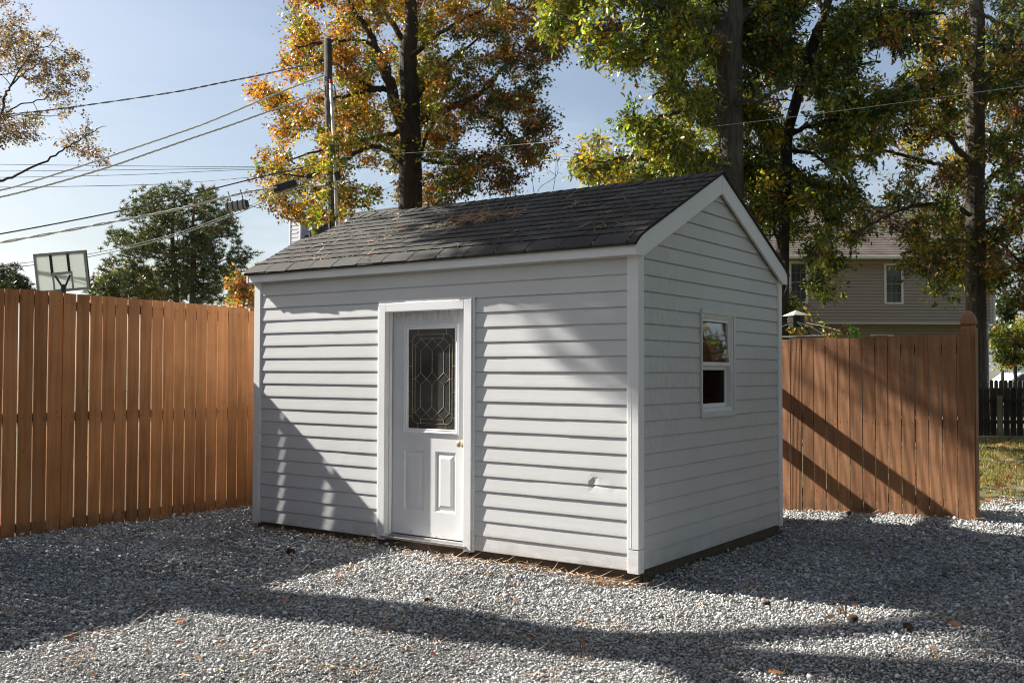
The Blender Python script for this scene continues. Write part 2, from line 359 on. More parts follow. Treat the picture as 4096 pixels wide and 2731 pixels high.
# loose crushed stone: real stones, visible wedge only
def hull_template(rs):
    import bmesh
    bm = bmesh.new()
    p = rs.normal(size=(9, 3)); p /= np.linalg.norm(p, axis=1, keepdims=True); p *= rs.uniform(0.75, 1.1, (9, 1))
    for q in p: bm.verts.new(q)
    r = bmesh.ops.convex_hull(bm, input=bm.verts)
    lone = [v for v in bm.verts if not v.link_faces]; bmesh.ops.delete(bm, geom=lone, context='VERTS')
    bm.verts.index_update(); V = np.array([v.co[:] for v in bm.verts]); F = [[v.index for v in f.verts] for f in bm.faces]; bm.free(); return V, F
def gravel():
    rs = np.random.RandomState(3)
    tm = [hull_template(rs) for _ in range(14)]
    N = 1250000
    x = rs.uniform(-1.25, 10.2, N); y = rs.uniform(-4.6, 7.4, N)
    # more stones close to the lens
    d = np.stack([x, y], 1)-CP[:2]; fz = d@AF[:2]/np.linalg.norm(AF[:2]); fx = d@AR[:2]/np.linalg.norm(AR[:2])
    keep = (fz > 2.9) & (np.abs(fx) < fz*0.62+0.25) & (rs.uniform(size=N) < np.clip(6.2/np.maximum(fz, 0.1), 0, 1)**0.9)
    keep &= ~((x > 0.03) & (x < L-0.03) & (y > 0.04) & (y < D)) & ~((x < L) & (y > 0.9) & ~((x > 2.6) & (y > 2.95)))
    keep &= ~((x < 5.55) & (y > 4.35)) & ~((y > 4.6+0.9*rs.uniform(size=N)*1.2) & (x < 4.6)) & ~(y > 6.6+0.5*np.sin(3*x)+rs.normal(0, 0.25, N))
    # a few thin spots with the fines showing
    h = np.array([mnoise.noise((a*0.9, b*0.9, 3.0)) for a, b in zip(x[keep], y[keep])]); k2 = rs.uniform(size=len(h)) < np.clip(0.98-0.55*np.clip(h-0.15, 0, 1), 0.3, 1)
    x = x[keep][k2]; y = y[keep][k2]; fz = fz[keep][k2]; n = len(x)
    s = np.clip(rs.lognormal(math.log(0.0053), 0.44, n), 0.0026, 0.020)*np.clip(fz/6.0, 0.95, 1.35)
    Sc = np.stack([s*rs.uniform(0.9, 1.5, n), s*rs.uniform(0.8, 1.15, n), s*rs.uniform(0.45, 0.85, n)], 1)
    z = np.where(y > 5.1, 0.0, gz(x, y)) + rs.uniform(-0.4, 1.6, n)*s
    # lie mostly flat: random yaw + moderate tilt
    ya = rs.uniform(0, 6.283, n); dirs = np.stack([np.cos(ya), np.sin(ya), rs.normal(0, 0.3, n)], 1); ups = np.stack([rs.normal(0, 0.4, n), rs.normal(0, 0.4, n), np.ones(n)], 1)
    Rm = rot_from(dirs, ups)
    t = np.clip(rs.normal(0.43, 0.115, n)*(1+.30*np.array([mnoise.noise((a_*1.1, b_*1.6, 7.0))+.5*mnoise.noise((a_*3.3, b_*3.9, 2.0)) for a_, b_ in zip(x, y)])), 0.10, 0.70); warm = rs.normal(0, 0.02, n)
    C = np.stack([t*(0.985+warm), t*0.985, t*(0.975-warm)], 1)
    br = rs.uniform(size=n); C[br < 0.03] *= np.array([0.75, 0.6, 0.45]); C[br > 0.95] = np.clip(C[br > 0.95]*1.35, 0, 0.7)
    idx = rs.randint(0, len(tm), n); Vs = []; Ls = []; Ts = []; Cs = []; off = 0
    for q, (V, F) in enumerate(tm):
        w = idx == q; m = int(w.sum()); k = len(V)
        VV = np.einsum('nij,nkj->nki', Rm[w], V[None]*Sc[w][:, None, :])+np.stack([x[w], y[w], z[w]], 1)[:, None, :]
        lp = np.concatenate([np.array(f) for f in F]); tt = np.array([len(f) for f in F])
        Vs.append(VV.reshape(-1, 3)); Ls.append((lp[None]+(np.arange(m)*k)[:, None]).ravel()+off); Ts.append(np.tile(tt, m)); Cs.append(np.repeat(C[w], k, 0)); off += m*k
    V = np.concatenate(Vs); T = np.concatenate(Ts); o = np_mesh('gravel', V, np.concatenate(Ls), np.concatenate([[0], np.cumsum(T)[:-1]]), T, M['stone'], np.concatenate(Cs))
    tag(o, 'loose pale grey crushed stone covering the yard', 'gravel', kind='stuff')
    print('stones', n, 'faces', len(T))
gravel()

# ------------------------------------------------------------------ the shed
shed = empty('shed', (0, 0, 0), 0, 'pale grey vinyl sided shed with charcoal shingle roof standing on the gravel', 'shed')
PITCH, Z0 = 0.1218, 0.008
PROF = [(0.05, 0.0), (0.0, 0.0098), (0.05, 0.0102), (0.2, 0.0092), (0.5, 0.0062), (0.8, 0.0034), (0.91, 0.0022), (1.05, -0.0035)]
def siding(mb, O, U, N, spans, step=0.045, seed=0, dent=None, pitch=PITCH, z0=Z0):
    """spans(zlow, zhigh, row) -> list of (u0, u1, du_slope) ; rows from z0 upwards"""
    O = np.array(O, float); U = np.array(U, float); N = np.array(N, float)
    for row in range(26):
        zb = z0+row*pitch
        for (u0, u1, zt, fn, *ex) in spans(zb, row):
            ex = ex[0] if ex else 0.0
            if u1-u0 < 0.02: continue
            nx = max(2, int((u1-u0)/step)+1); grid = []
            for (t, dp) in PROF:
                z = min(zb+t*pitch, zt); line = []
                for k in range(nx):
                    u = u0+(u1-u0)*k/(nx-1)
                    if fn: u = min(max(u, fn(z)[0]), fn(z)[1])
                    w = 0.0008*mnoise.noise((u*1.2+seed, row*3.7, seed))+0.0003*mnoise.noise((u*6+seed, row*7.7, seed))
                    dd = dp+ex+(w if dp > 0.0025 else 0)*(1.6 if t < 0.5 else 0.8)
                    zz = z+(0.0011*mnoise.noise((u*1.1, row*5.1+seed, 2.0)) if t < 0.2 else 0)
                    if dent:
                        for (du, dz, ru, rz, am) in dent: dd -= am*math.exp(-((u-du)/ru)**2-((z-dz)/rz)**2)
                    line.append(mb._v(O+U*u+N*dd+np.array([0, 0, zz])))
                grid.append(line)
            for a in range(len(grid)-1):
                for b in range(nx-1): mb.f.append([grid[a][b], grid[a][b+1], grid[a+1][b+1], grid[a+1][b]]); mb.mi.append(0)
DX0, DX1, DZ1 = 1.662, 2.703, 2.068            # outer edge of the door casing
WY0, WY1, WZ0, WZ1 = 1.066, 1.776, 1.094, 1.990  # outer edge of the window casing
SL = 0.4706; TH = math.atan(SL)
def gable_lim(z):   # half gable clipped under the roof deck
    if z <= 2.40: return (0.0, D)
    h = max(0.0, (3.135-z)/SL); return (D/2-h, D/2+h)
# front wall
b = MB()
SEAMS = {1: 3.1, 2: 0.9, 4: 3.3, 6: 1.2, 8: 3.6, 12: 3.05, 13: 0.7, 15: 1.05, 16: 1.15, 17: 0.84, 18: 3.42}
def front_spans(zb, row):
    if zb > H+0.09: return []
    zt = H+0.10; cuts = [(0.05, DX0-0.002), (DX1+0.002, L-0.05)] if zb < DZ1-0.01 else [(0.05, L-0.05)]
    out = []
    for a, c in cuts:
        u = SEAMS.get(row)
        if u and a+.2 < u < c-.2: out += [(a, u+.012, zt, None, 0.0), (u, c, zt, None, 0.0011)]
        else: out.append((a, c, zt, None, 0.0))
    return out
siding(b, (0, 0, 0), (1, 0, 0), (0, -1, 0), front_spans, seed=1.3, dent=[(3.862, 0.63, 0.02, 0.03, 0.009), (3.90, 0.625, 0.05, 0.05, 0.004), (4.0, 0.62, 0.14, 0.08, 0.003), (4.06, 0.60, 0.02, 0.04, 0.003)])
b.box(0.02, DX0+0.02, 0.010, 0.05, 0, H+0.1); b.box(DX1-0.02, L-0.02, 0.010, 0.05, 0, H+0.1); b.box(DX0+0.02, DX1-0.02, 0.010, 0.05, DZ1-0.02, H+0.1)
b.build('front_wall', M['siding'], shed)
# right gable wall
b = MB()
def gable_spans(zb, row):
    if zb > 3.1: return []
    out = []; lo, hi = gable_lim(max(zb, 0)); fn = gable_lim if zb+PITCH > 2.3 else None
    if zb < 2.38: lo, hi = 0.045, D-0.03
    cuts = [(lo, hi)]
    if zb+PITCH > WZ0+0.02 and zb < WZ1-0.01: cuts = [(lo, WY0-0.002), (WY1+0.002, hi)]
    return [(a, c, zb+2*PITCH, fn) for a, c in cuts]
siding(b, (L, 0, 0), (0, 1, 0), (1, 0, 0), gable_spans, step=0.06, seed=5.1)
b.face([(L+.0065, WY0-.002, WZ1+.0045), (L+.0065, WY1+.002, WZ1+.0045), (L+.0015, WY1+.002, Z0+17*PITCH+.004), (L+.0015, WY0-.002, Z0+17*PITCH+.004)])
for (y0, y1, z0, z1) in ((0.02, WY0+0.03, 0, 2.42), (WY1-0.03, D-0.02, 0, 2.42), (WY0+0.03, WY1-0.03, 0, WZ0+0.03), (WY0+0.03, WY1-0.03, WZ1-0.03, 2.42)): b.box(L-0.05, L-0.010, y0, y1, z0, z1)
b.prism([(0.02, 2.42), (D-0.02, 2.42), (D/2, 3.12)], lambda a, c, t: (t, a, c), L-0.05, L-0.010)
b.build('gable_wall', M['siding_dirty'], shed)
b = MB(); siding(b, (0, D, 0), (0, -1, 0), (-1, 0, 0), lambda zb, row: [] if zb > 3.1 else [(gable_lim(zb)[0]+0.03, gable_lim(zb)[1]-0.03, zb+2*PITCH, (lambda z: (gable_lim(z)[0], gable_lim(z)[1])) if zb+PITCH > 2.3 else None)], step=0.3, seed=8)
b.box(0.001, 0.05, 0.02, D-0.02, 0, 2.42); b.prism([(0.02, 2.42), (D-0.02, 2.42), (D/2, 3.12)], lambda a, c, t: (t, a, c), 0.001, 0.05)
b.build('side_wall', M['siding'], shed)
b = MB(); siding(b, (L, D, 0), (-1, 0, 0), (0, 1, 0), lambda zb, row: [] if zb > H+0.05 else [(0.05, L-0.05, H+0.1, None)], step=0.4, seed=9)
b.box(0.05, L-0.05, D-0.05, D-0.001, 0, H+0.1); b.box(0.05, L-0.05, 0.05, D-0.05, 0.01, 0.04); b.build('back_wall', M['siding'], shed)
# corner posts
for (cx, cy, sx, sy) in ((L, 0, 1, -1), (0, 0, -1, -1), (L, D, 1, 1), (0, D, -1, 1)):
    b = MB(); e = 0.019; w = 0.070
    zlo = -0.012; seam = 0.165 if (sx == 1 and sy == -1) else None
    segs = [(zlo, seam-0.002, 0.0), (seam+0.002, H+0.09, 0.0022)] if seam else [(zlo, H+0.09, 0.0)]
    for (za, zb_, gx) in segs:
        X0, X1 = sorted((cx+sx*(e+gx), cx-sx*w)); Y0, Y1 = sorted((cy+sy*(e+gx), cy-sy*0.068))
        b.box(X0, X1, Y0, Y1, za, zb_)
    X0, X1 = sorted((cx-sx*(w+0.001), cx-sx*(w+0.010))); Y0, Y1 = sorted((cy+sy*0.014, cy-sy*0.02)); b.box(X0, X1, Y0, Y1, zlo+0.004, H+0.08)
    Y0, Y1 = sorted((cy-sy*0.0685, cy-sy*0.078)); X0, X1 = sorted((cx+sx*0.014, cx-sx*0.02)); b.box(X0, X1, Y0, Y1, zlo+0.004, H+0.08)
    if seam: b.box(cx-0.046, cx-0.040, -e-0.0035, -e+0.002, seam+0.01, H)      # pressed groove
    b.build('corner_post', M['trim'], shed, bevel=0.004)
# skids
b = MB(); b.cur = .2; b.box(0.03, L-0.02, 0.012, 0.10, -0.16, 0.002); b.cur = .7; b.box(L-0.10, L-0.012, 0.105, D-0.02, -0.16, 0.004); b.cur = .5; b.box(0.03, 0.12, 0.105, D-0.02, -0.16, 0.003); b.cur = .4; b.box(0.14, L-0.14, D-0.1, D-0.012, -0.16, 0.003)
b.build('skid_beam', M['skid'], shed)
# fascia + soffits
FY = -0.095
b = MB(); b.box(-0.022, L+0.022, FY, FY+0.022, H, 2.447); b.box(-0.018, L+0.018, FY+0.0225, -0.003, H+0.006, H+0.014); b.build('fascia', M['trim'], shed, bevel=0.003)
b = MB(); b.box(-0.022, L+0.022, D-FY-0.022, D-FY, H, 2.447); b.box(-0.018, L+0.018, D+0.003, D-FY-0.0225, H+0.006, H+0.014); b.build('fascia', M['trim'], shed, bevel=0.003)
def zroof(y): return 2.440+(y-FY)*SL if y < D/2 else 2.440+(D-FY-y)*SL
for (xa, xb) in ((L+0.0225, L+0.046), (-0.046, -0.0225)):
    for side in (0, 1):
        W = 0.165; yb = (2.33-2.440+W)/SL+FY
        poly = [(FY-0.003, H-0.003), (FY-0.003, zroof(FY)), (D/2-0.0015, zroof(D/2-1e-6)), (D/2-0.0015, zroof(D/2-1e-6)-W), (yb, H-0.003)]
        if side: poly = [(D-a, c) for a, c in poly][::-1]
        b = MB(); b.prism(poly, lambda a, c, t: (t, a, c), xa, xb); b.build('rake_board', M['trim'], shed, bevel=0.003)
# roof: deck + lapped three-tab shingles
roof_m = MB(); RX0, RX1 = -0.055, L+0.058; EY = FY-0.022; EZ = 2.4505; SLEN = (D/2-EY)/math.cos(TH); NCO = 12; EXPO = SLEN/NCO
def rpt(x, s, n, side):
    dz = -0.034*max(0, 1-s/0.15)**2; dy = 0.0
    y = EY+s*math.cos(TH)-n*math.sin(TH)+dy; z = EZ+s*math.sin(TH)+n*math.cos(TH)+dz
    return (x, y if side == 0 else D-y, z)
for side in (0, 1):
    for k in range(NCO+1):
        s0 = -0.01 if k == 0 else k*EXPO; s1 = min(SLEN, s0+EXPO+0.02)
        if s1-s0 < 0.02: continue
        off = (k*0.1525+(0.012*math.sin(k*2.1))) % 0.305; x = RX0-off
        while x < RX1:
            a, c = max(RX0, x+0.0055), min(RX1, x+0.305-0.0055); x += 0.305
            if c-a < 0.02: continue
            roof_m.cur = random.random(); j0, j1 = random.gauss(0, .0035), random.gauss(0, .0035); lf = abs(random.gauss(0, 0.0022)); sk = random.gauss(0, 0.002)
            ns = 5 if k == 0 else 2; nx = 5
            gr = []
            for i in range(ns+1):
                t = i/ns; s = s0+(s1-s0)*t
                nrm = (0.0105+lf)*(1-t)+0.002*t
                gr.append([roof_m._v(rpt(a+(c-a)*q/(nx-1)+sk*(1-t), s+(j0+(j1-j0)*q/(nx-1)+random.gauss(0, .0016))*(1-t), nrm+random.gauss(0, .0004), side)) for q in range(nx)])
            lo = [roof_m._v(rpt(a+(c-a)*q/(nx-1), s0+0.002, -0.0005 if k else -0.006, side)) for q in range(nx)]
            fl = (lambda q: q) if side == 0 else (lambda q: q[::-1])
            for q in range(nx-1): roof_m.f.append(fl([lo[q], lo[q+1], gr[0][q+1], gr[0][q]])); roof_m.mi.append(0)
            for i in range(ns):
                for q in range(nx-1): roof_m.f.append(fl([gr[i][q], gr[i][q+1], gr[i+1][q+1], gr[i+1][q]])); roof_m.mi.append(0)
            for (e_, rv) in ((0, False), (nx-1, True)):
                q = [lo[e_], gr[0][e_], gr[1][e_]]; roof_m.f.append(fl(q if not rv else q[::-1])); roof_m.mi.append(0)
    roof_m.cur = 0.1                      # underlay between the tabs, and the deck edge
    ss = [-0.008, 0.03, 0.07, 0.11, 0.16, SLEN]; up = [[roof_m._v(rpt(x, s, 0.0, side)) for s in ss] for x in (RX0, RX1)]; dn = [[roof_m._v(rpt(x, s, -0.013, side)) for s in ss] for x in (RX0, RX1)]
    for i in range(len(ss)-1):
        for g4 in ([up[0][i], up[1][i], up[1][i+1], up[0][i+1]], [dn[0][i+1], dn[1][i+1], dn[1][i], dn[0][i]], [up[1][i], dn[1][i], dn[1][i+1], up[1][i+1]], [dn[0][i], up[0][i], up[0][i+1], dn[0][i+1]]):
            roof_m.f.append(g4); roof_m.mi.append(0)
    roof_m.f.append([up[0][0], dn[0][0], dn[1][0], up[1][0]]); roof_m.mi.append(0)
roof = roof_m.build('roof', M['shingle'], shed)
b = MB(); x = RX0
while x < RX1-0.02:
    x1 = min(RX1+0.004, x+0.150); b.cur = random.random(); lf = 0.011+random.random()*0.004; dr = random.gauss(0, .003)
    sec = [(-0.135, SLEN-0.135), (-0.07, SLEN-0.07), (-0.02, SLEN-0.02), (0, SLEN)]
    rows = []
    for xx, h in ((x-0.03, 0.006), (x1, lf)):
        rw = [b._v(rpt(xx, s+dr, h+0.002, 0)) for _, s in sec]+[b._v(rpt(xx, s+dr, h+0.002, 1)) for _, s in sec[::-1]]
        rows.append(rw)
    for i in range(len(rows[0])-1): b.f.append([rows[0][i], rows[1][i], rows[1][i+1], rows[0][i+1]]); b.mi.append(0)
    bt = [b._v(rpt(x1, s+dr, -0.001, 0)) for _, s in sec]+[b._v(rpt(x1, s+dr, -0.001, 1)) for _, s in sec[::-1]]
    for i in range(len(bt)-1): b.f.append([bt[i], bt[i+1], rows[1][i+1], rows[1][i]]); b.mi.append(0)
    x = x1
b.build('ridge_cap', M['shingle'], roof)
# moss tufts lodged along the butts
mp_, = (MB(),); mp_.col = (0.07, 0.075, 0.03)
for _ in range(900):
    k = random.randint(1, NCO-1); x = random.uniform(0, L); t = mnoise.noise((x*1.5, k*2.2, 0))
    if t < -0.05: continue
    s = k*EXPO-random.uniform(0.0, 0.006); w = random.uniform(0.004, 0.014); h = random.uniform(0.004, 0.010)
    v = random.uniform(0.6, 1.3); mp_.col = (0.07*v, 0.072*v, 0.032*v)
    A = [rpt(x-w, s-0.006, 0.002, 0), rpt(x+w, s-0.006, 0.002, 0), rpt(x+w*0.6, s, 0.008+h, 0), rpt(x-w*0.6, s+0.002, 0.008+h, 0)]
    mp_.face(A)
tag(mp_.build('moss', M['straw'], roof), kind='stuff')

# door
dl = lambda o: o
b = MB(); yo = -0.034
cw = 0.078
b.box(DX0, DX0+cw, yo, 0.0, -0.005, DZ1); b.box(DX1-cw-0.004, DX1, yo, 0.0, -0.012, DZ1); b.box(DX0+cw+0.0005, DX1-cw-0.0045, yo, 0.0, DZ1-0.078, DZ1-0.001)
b.box(DX0-0.022, DX0-0.0005, -0.021, 0.0, -0.003, DZ1+0.022); b.box(DX1+0.0005, DX1+0.022, -0.021, 0.0, -0.010, DZ1+0.022); b.box(DX0-0.0005, DX1+0.0005, -0.024, 0.0, DZ1+0.0005, DZ1+0.024)
frame = b.build('door_frame', M['trim'], shed, bevel=0.004)
jx0, jx1 = 1.738, 2.622
b = MB(); b.box(jx0-0.02, jx0, 0.0005, 0.125, 0.03, DZ1-0.075); b.box(jx1, jx1+0.02, 0.0005, 0.125, 0.03, DZ1-0.075); b.box(jx0, jx1, 0.0005, 0.125, DZ1-0.078, DZ1-0.058)
b.box(jx0+0.0005, jx0+0.014, 0.018, 0.052, 0.05, DZ1-0.08); b.build('jamb', M['white'], frame, bevel=0.002)
b = MB(); b.m = 0; b.box(jx0-0.03, jx1+0.03, -0.045, 0.12, 0.012, 0.034); b.m = 1; b.cur = .6; b.box(jx0-0.05, jx1+0.05, -0.018, 0.012, -0.10, 0.011); b.build('threshold', [M['steel'], M['skid']], frame, bevel=0.003)
DY = 0.062
DXa, DXb, DZa, DZb = 1.745, 2.617, 0.052, 1.992
lx0, lx1, lz0, lz1 = 1.925, 2.455, 0.975, 1.835      # glass
door = None
b = MB()
pan = [(1.889, 2.120, 0.271, 0.785), (2.240, 2.466, 0.271, 0.785)]
# slab face as a grid with the two recessed, raised-field panels and the glazed opening
xs = sorted({DXa, DXb, lx0, lx1, *[p[0] for p in pan], *[p[1] for p in pan]}); zs = sorted({DZa, DZb, lz0, lz1, 0.271, 0.785})
for i in range(len(xs)-1):
    for j in range(len(zs)-1):
        xm, zm = (xs[i]+xs[i+1])/2, (zs[j]+zs[j+1])/2
        if lx0 < xm < lx1 and lz0 < zm < lz1: continue
        if any(p[0] < xm < p[1] and p[2] < zm < p[3] for p in pan): continue
        b.face([(xs[i], DY, zs[j]), (xs[i+1], DY, zs[j]), (xs[i+1], DY, zs[j+1]), (xs[i], DY, zs[j+1])])
for (x0, x1, z0, z1) in pan:
    lv = [(0.0, 0.0), (0.010, 0.009), (0.020, 0.010), (0.034, 0.008), (0.058, 0.001)]
    for a in range(len(lv)-1):
        (e0, d0), (e1, d1) = lv[a], lv[a+1]
        A = [(x0+e0, DY+d0, z0+e0), (x1-e0, DY+d0, z0+e0), (x1-e0, DY+d0, z1-e0), (x0+e0, DY+d0, z1-e0)]
        B = [(x0+e1, DY+d1, z0+e1), (x1-e1, DY+d1, z0+e1), (x1-e1, DY+d1, z1-e1), (x0+e1, DY+d1, z1-e1)]
        for k in range(4): b.face([A[k], A[(k+1) % 4], B[(k+1) % 4], B[k]])
    e = 0.058; b.face([(x0+e, DY+.001, z0+e), (x1-e, DY+.001, z0+e), (x1-e, DY+.001, z1-e), (x0+e, DY+.001, z1-e)])
b.box(DXa, DXb, DY+0.012, DY+0.044, DZa, lz0); b.box(DXa, DXb, DY+0.012, DY+0.044, lz1, DZb); b.box(DXa, lx0, DY+0.012, DY+0.044, lz0, lz1); b.box(lx1, DXb, DY+0.012, DY+0.044, lz0, lz1)
b.face([(DXa, DY, DZa), (DXa, DY, DZb), (DXa, DY+.012, DZb), (DXa, DY+.012, DZa)])
door = b.build('door', M['door'], shed)
b = MB()      # lite frame moulding
lv = [(0.042, 0.0), (0.040, -0.008), (0.030, -0.015), (0.016, -0.010), (0.006, -0.012), (0.0, -0.004), (0.0, 0.016)]
for a in range(len(lv)-1):
    (e0, d0), (e1, d1) = lv[a], lv[a+1]
    A = [(lx0-e0, DY+d0, lz0-e0), (lx1+e0, DY+d0, lz0-e0), (lx1+e0, DY+d0, lz1+e0), (lx0-e0, DY+d0, lz1+e0)]
    B = [(lx0-e1, DY+d1, lz0-e1), (lx1+e1, DY+d1, lz0-e1), (lx1+e1, DY+d1, lz1+e1), (lx0-e1, DY+d1, lz1+e1)]
    for k in range(4): b.face([A[k], A[(k+1) % 4], B[(k+1) % 4], B[k]])
b.build('lite_frame', M['white'], door)
b = MB(); b.box(lx0, lx1, DY+0.014, DY+0.020, lz0, lz1); b.build('glass_pane', M['leaded'], door)
b = MB()
def came(pts, r=0.0017): b.tube([(lx0+u*(lx1-lx0), DY+0.0125, lz1-v*(lz1-lz0)) for u, v in pts], r, 5)
cxs = [0.26, 0.50, 0.745]; rows = [0.158, 0.50, 0.842]; hw, hh = 0.118, 0.063
for rv in rows:
    for cu in cxs: came([(cu, rv-hh), (cu+hw, rv), (cu, rv+hh), (cu-hw, rv), (cu, rv-hh)])
for cu in cxs:
    came([(cu, rows[0]+hh), (cu, rows[1]-hh)]); came([(cu, rows[1]+hh), (cu, rows[2]-hh)])
for u in (0.078, 0.922): came([(u, 0.118), (u, 0.882)])
for u in (0.137, 0.868): came([(u, rows[0]), (u, rows[2])])
for v in (0.052, 0.948): came([(0.20, v), (0.80, v)])
came([(cxs[0], 0.094), (cxs[2], 0.094)]); came([(cxs[0], 0.906), (cxs[2], 0.906)])
for cu in (cxs[0], cxs[2]): came([(cu, 0.052), (cu, 0.095)]); came([(cu, 0.905), (cu, 0.948)])
for (su, sv) in ((0, 0), (1, 0), (0, 1), (1, 1)):
    fu = (lambda t: t) if su == 0 else (lambda t: 1-t); fv = (lambda t: t) if sv == 0 else (lambda t: 1-t)
    came([(fu(0.20*math.cos(a)), fv(0.118*math.sin(a))) for a in np.linspace(0, math.pi/2, 9)][::1]) if False else came([(fu(0.20-0.0*a), fv(0.0+0.052*a)) for a in (0, 1)])
    came([(fu(0.20-0.122*math.sin(a)), fv(0.118-0.066*math.cos(a))) for a in np.linspace(0, math.pi/2, 7)]); came([(fu(0.0), fv(0.118)), (fu(0.078), fv(0.118))])
    came([(fu(0.078), fv(rows[0])), (fu(0.137), fv(rows[0]))])
for v in (0.37, 0.63):
    came([(0.0, v), (0.078, v)]); came([(0.922, v), (1.0, v)])
came([(0.078, 0.5), (0.14, 0.5)]); came([(0.864, 0.5), (0.922, 0.5)])
b.build('leading', M['brass'], door)
b = MB(); b.lathe([(0.030, 0), (0.031, 0.006), (0.014, 0.010), (0.013, 0.030), (0.024, 0.036), (0.028, 0.048), (0.026, 0.060), (0.012, 0.066)], (2.545, DY, 0.866), 18, (0, -1, 0)); b.build('knob', M['brass'], door, smooth=True)

# window in the gable
wx = L
b = MB(); c = 0.020
b.box(wx-0.03, wx+0.024, WY0, WY0+c, WZ0, WZ1); b.box(wx-0.03, wx+0.024, WY1-0.045, WY1, WZ0, WZ1); b.box(wx-0.03, wx+0.026, WY0+c, WY1-0.045, WZ1-0.034, WZ1+0.004); b.box(wx-0.03, wx+0.024, WY0+c, WY1-0.045, WZ0, WZ0+0.042)
win = b.build('window', M['siding'], shed, bevel=0.003)
iy0, iy1, iz0, iz1 = WY0+c+0.0005, WY1-0.0455, WZ0+0.0425, WZ1-0.0345
b = MB()
for (e, xo) in ((0.016, 0.014), (0.032, 0.004)):
    e0 = e-0.016; b.box(wx-0.06, wx+xo, iy0+e0, iy0+e-.0004, iz0+e0, iz1-e0); b.box(wx-0.06, wx+xo, iy1-e+.0004, iy1-e0, iz0+e0, iz1-e0); b.box(wx-0.06, wx+xo, iy0+e, iy1-e, iz1-e+.0004, iz1-e0); b.box(wx-0.06, wx+xo, iy0+e, iy1-e, iz0+e0, iz0+e-.0004)
b.build('frame', M['white'], win, bevel=0.002)
zm = 1.545; a0, a1 = iy0+0.0325, iy1-0.0325
def sash(name, z0, z1, xo, w, wb, glassm, tilt=0.0):
    b = MB(); b.box(xo-0.028, xo, a0, a0+w, z0, z1); b.box(xo-0.028, xo, a1-w, a1, z0, z1); b.box(xo-0.028, xo, a0+w+.0003, a1-w-.0003, z0, z0+wb); b.box(xo-0.028, xo, a0+w+.0003, a1-w-.0003, z1-w, z1)
    s_ = b.build(name, M['white'], win, bevel=0.003)
    b = MB(); zm_ = (z0+z1)/2; b.box(xo-0.017, xo-0.012, a0+w, a1-w, z0+wb, z1-w, lambda x, y, z: (x-tilt*(z-zm_), y, z)); g_ = b.build('window_pane', glassm, win); return s_
sash('sash', zm-0.022, iz1-0.0325, wx-0.004, 0.026, 0.034, M['glass'], 0.095)
sash('sash', iz0+0.0325, zm-0.0225, wx-0.034, 0.034, 0.036, M['screen'])
# cream swag of fabric hung inside the upper pane
cu = MB(); nY, nZ = 34, 14; gr = []
for i in range(nY+1):
    t = i/nY; y = a0-0.02+(a1-a0+0.04)*t; sag = 4*t*(1-t)
    rw = []
    for j in range(nZ+1):
        q = j/nZ; z = 1.735-0.10*sag*(0.3+0.7*q)-0.13*q*(0.35+sag)+0.004*math.sin(23*t+9*q)
        rw.append(cu._v((wx-0.075+0.014*math.sin(q*16+1.5*sag)+0.006*math.sin(40*t), y, z)))
    gr.append(rw)
for i in range(nY):
    for j in range(nZ): cu.f.append([gr[i][j], gr[i+1][j], gr[i+1][j+1], gr[i][j+1]]); cu.mi.append(0)
cu.build('curtain', M['curtain'], win, smooth=True)
b = MB(); b.box(0.06, L-0.5, 0.14, D-0.06, 0.05, 2.3)
for i in range(len(b.f)): b.f[i] = b.f[i][::-1]
b.build('dark_interior_box', M['dark'], shed)  # near-black box stands in for the unlit shed interior

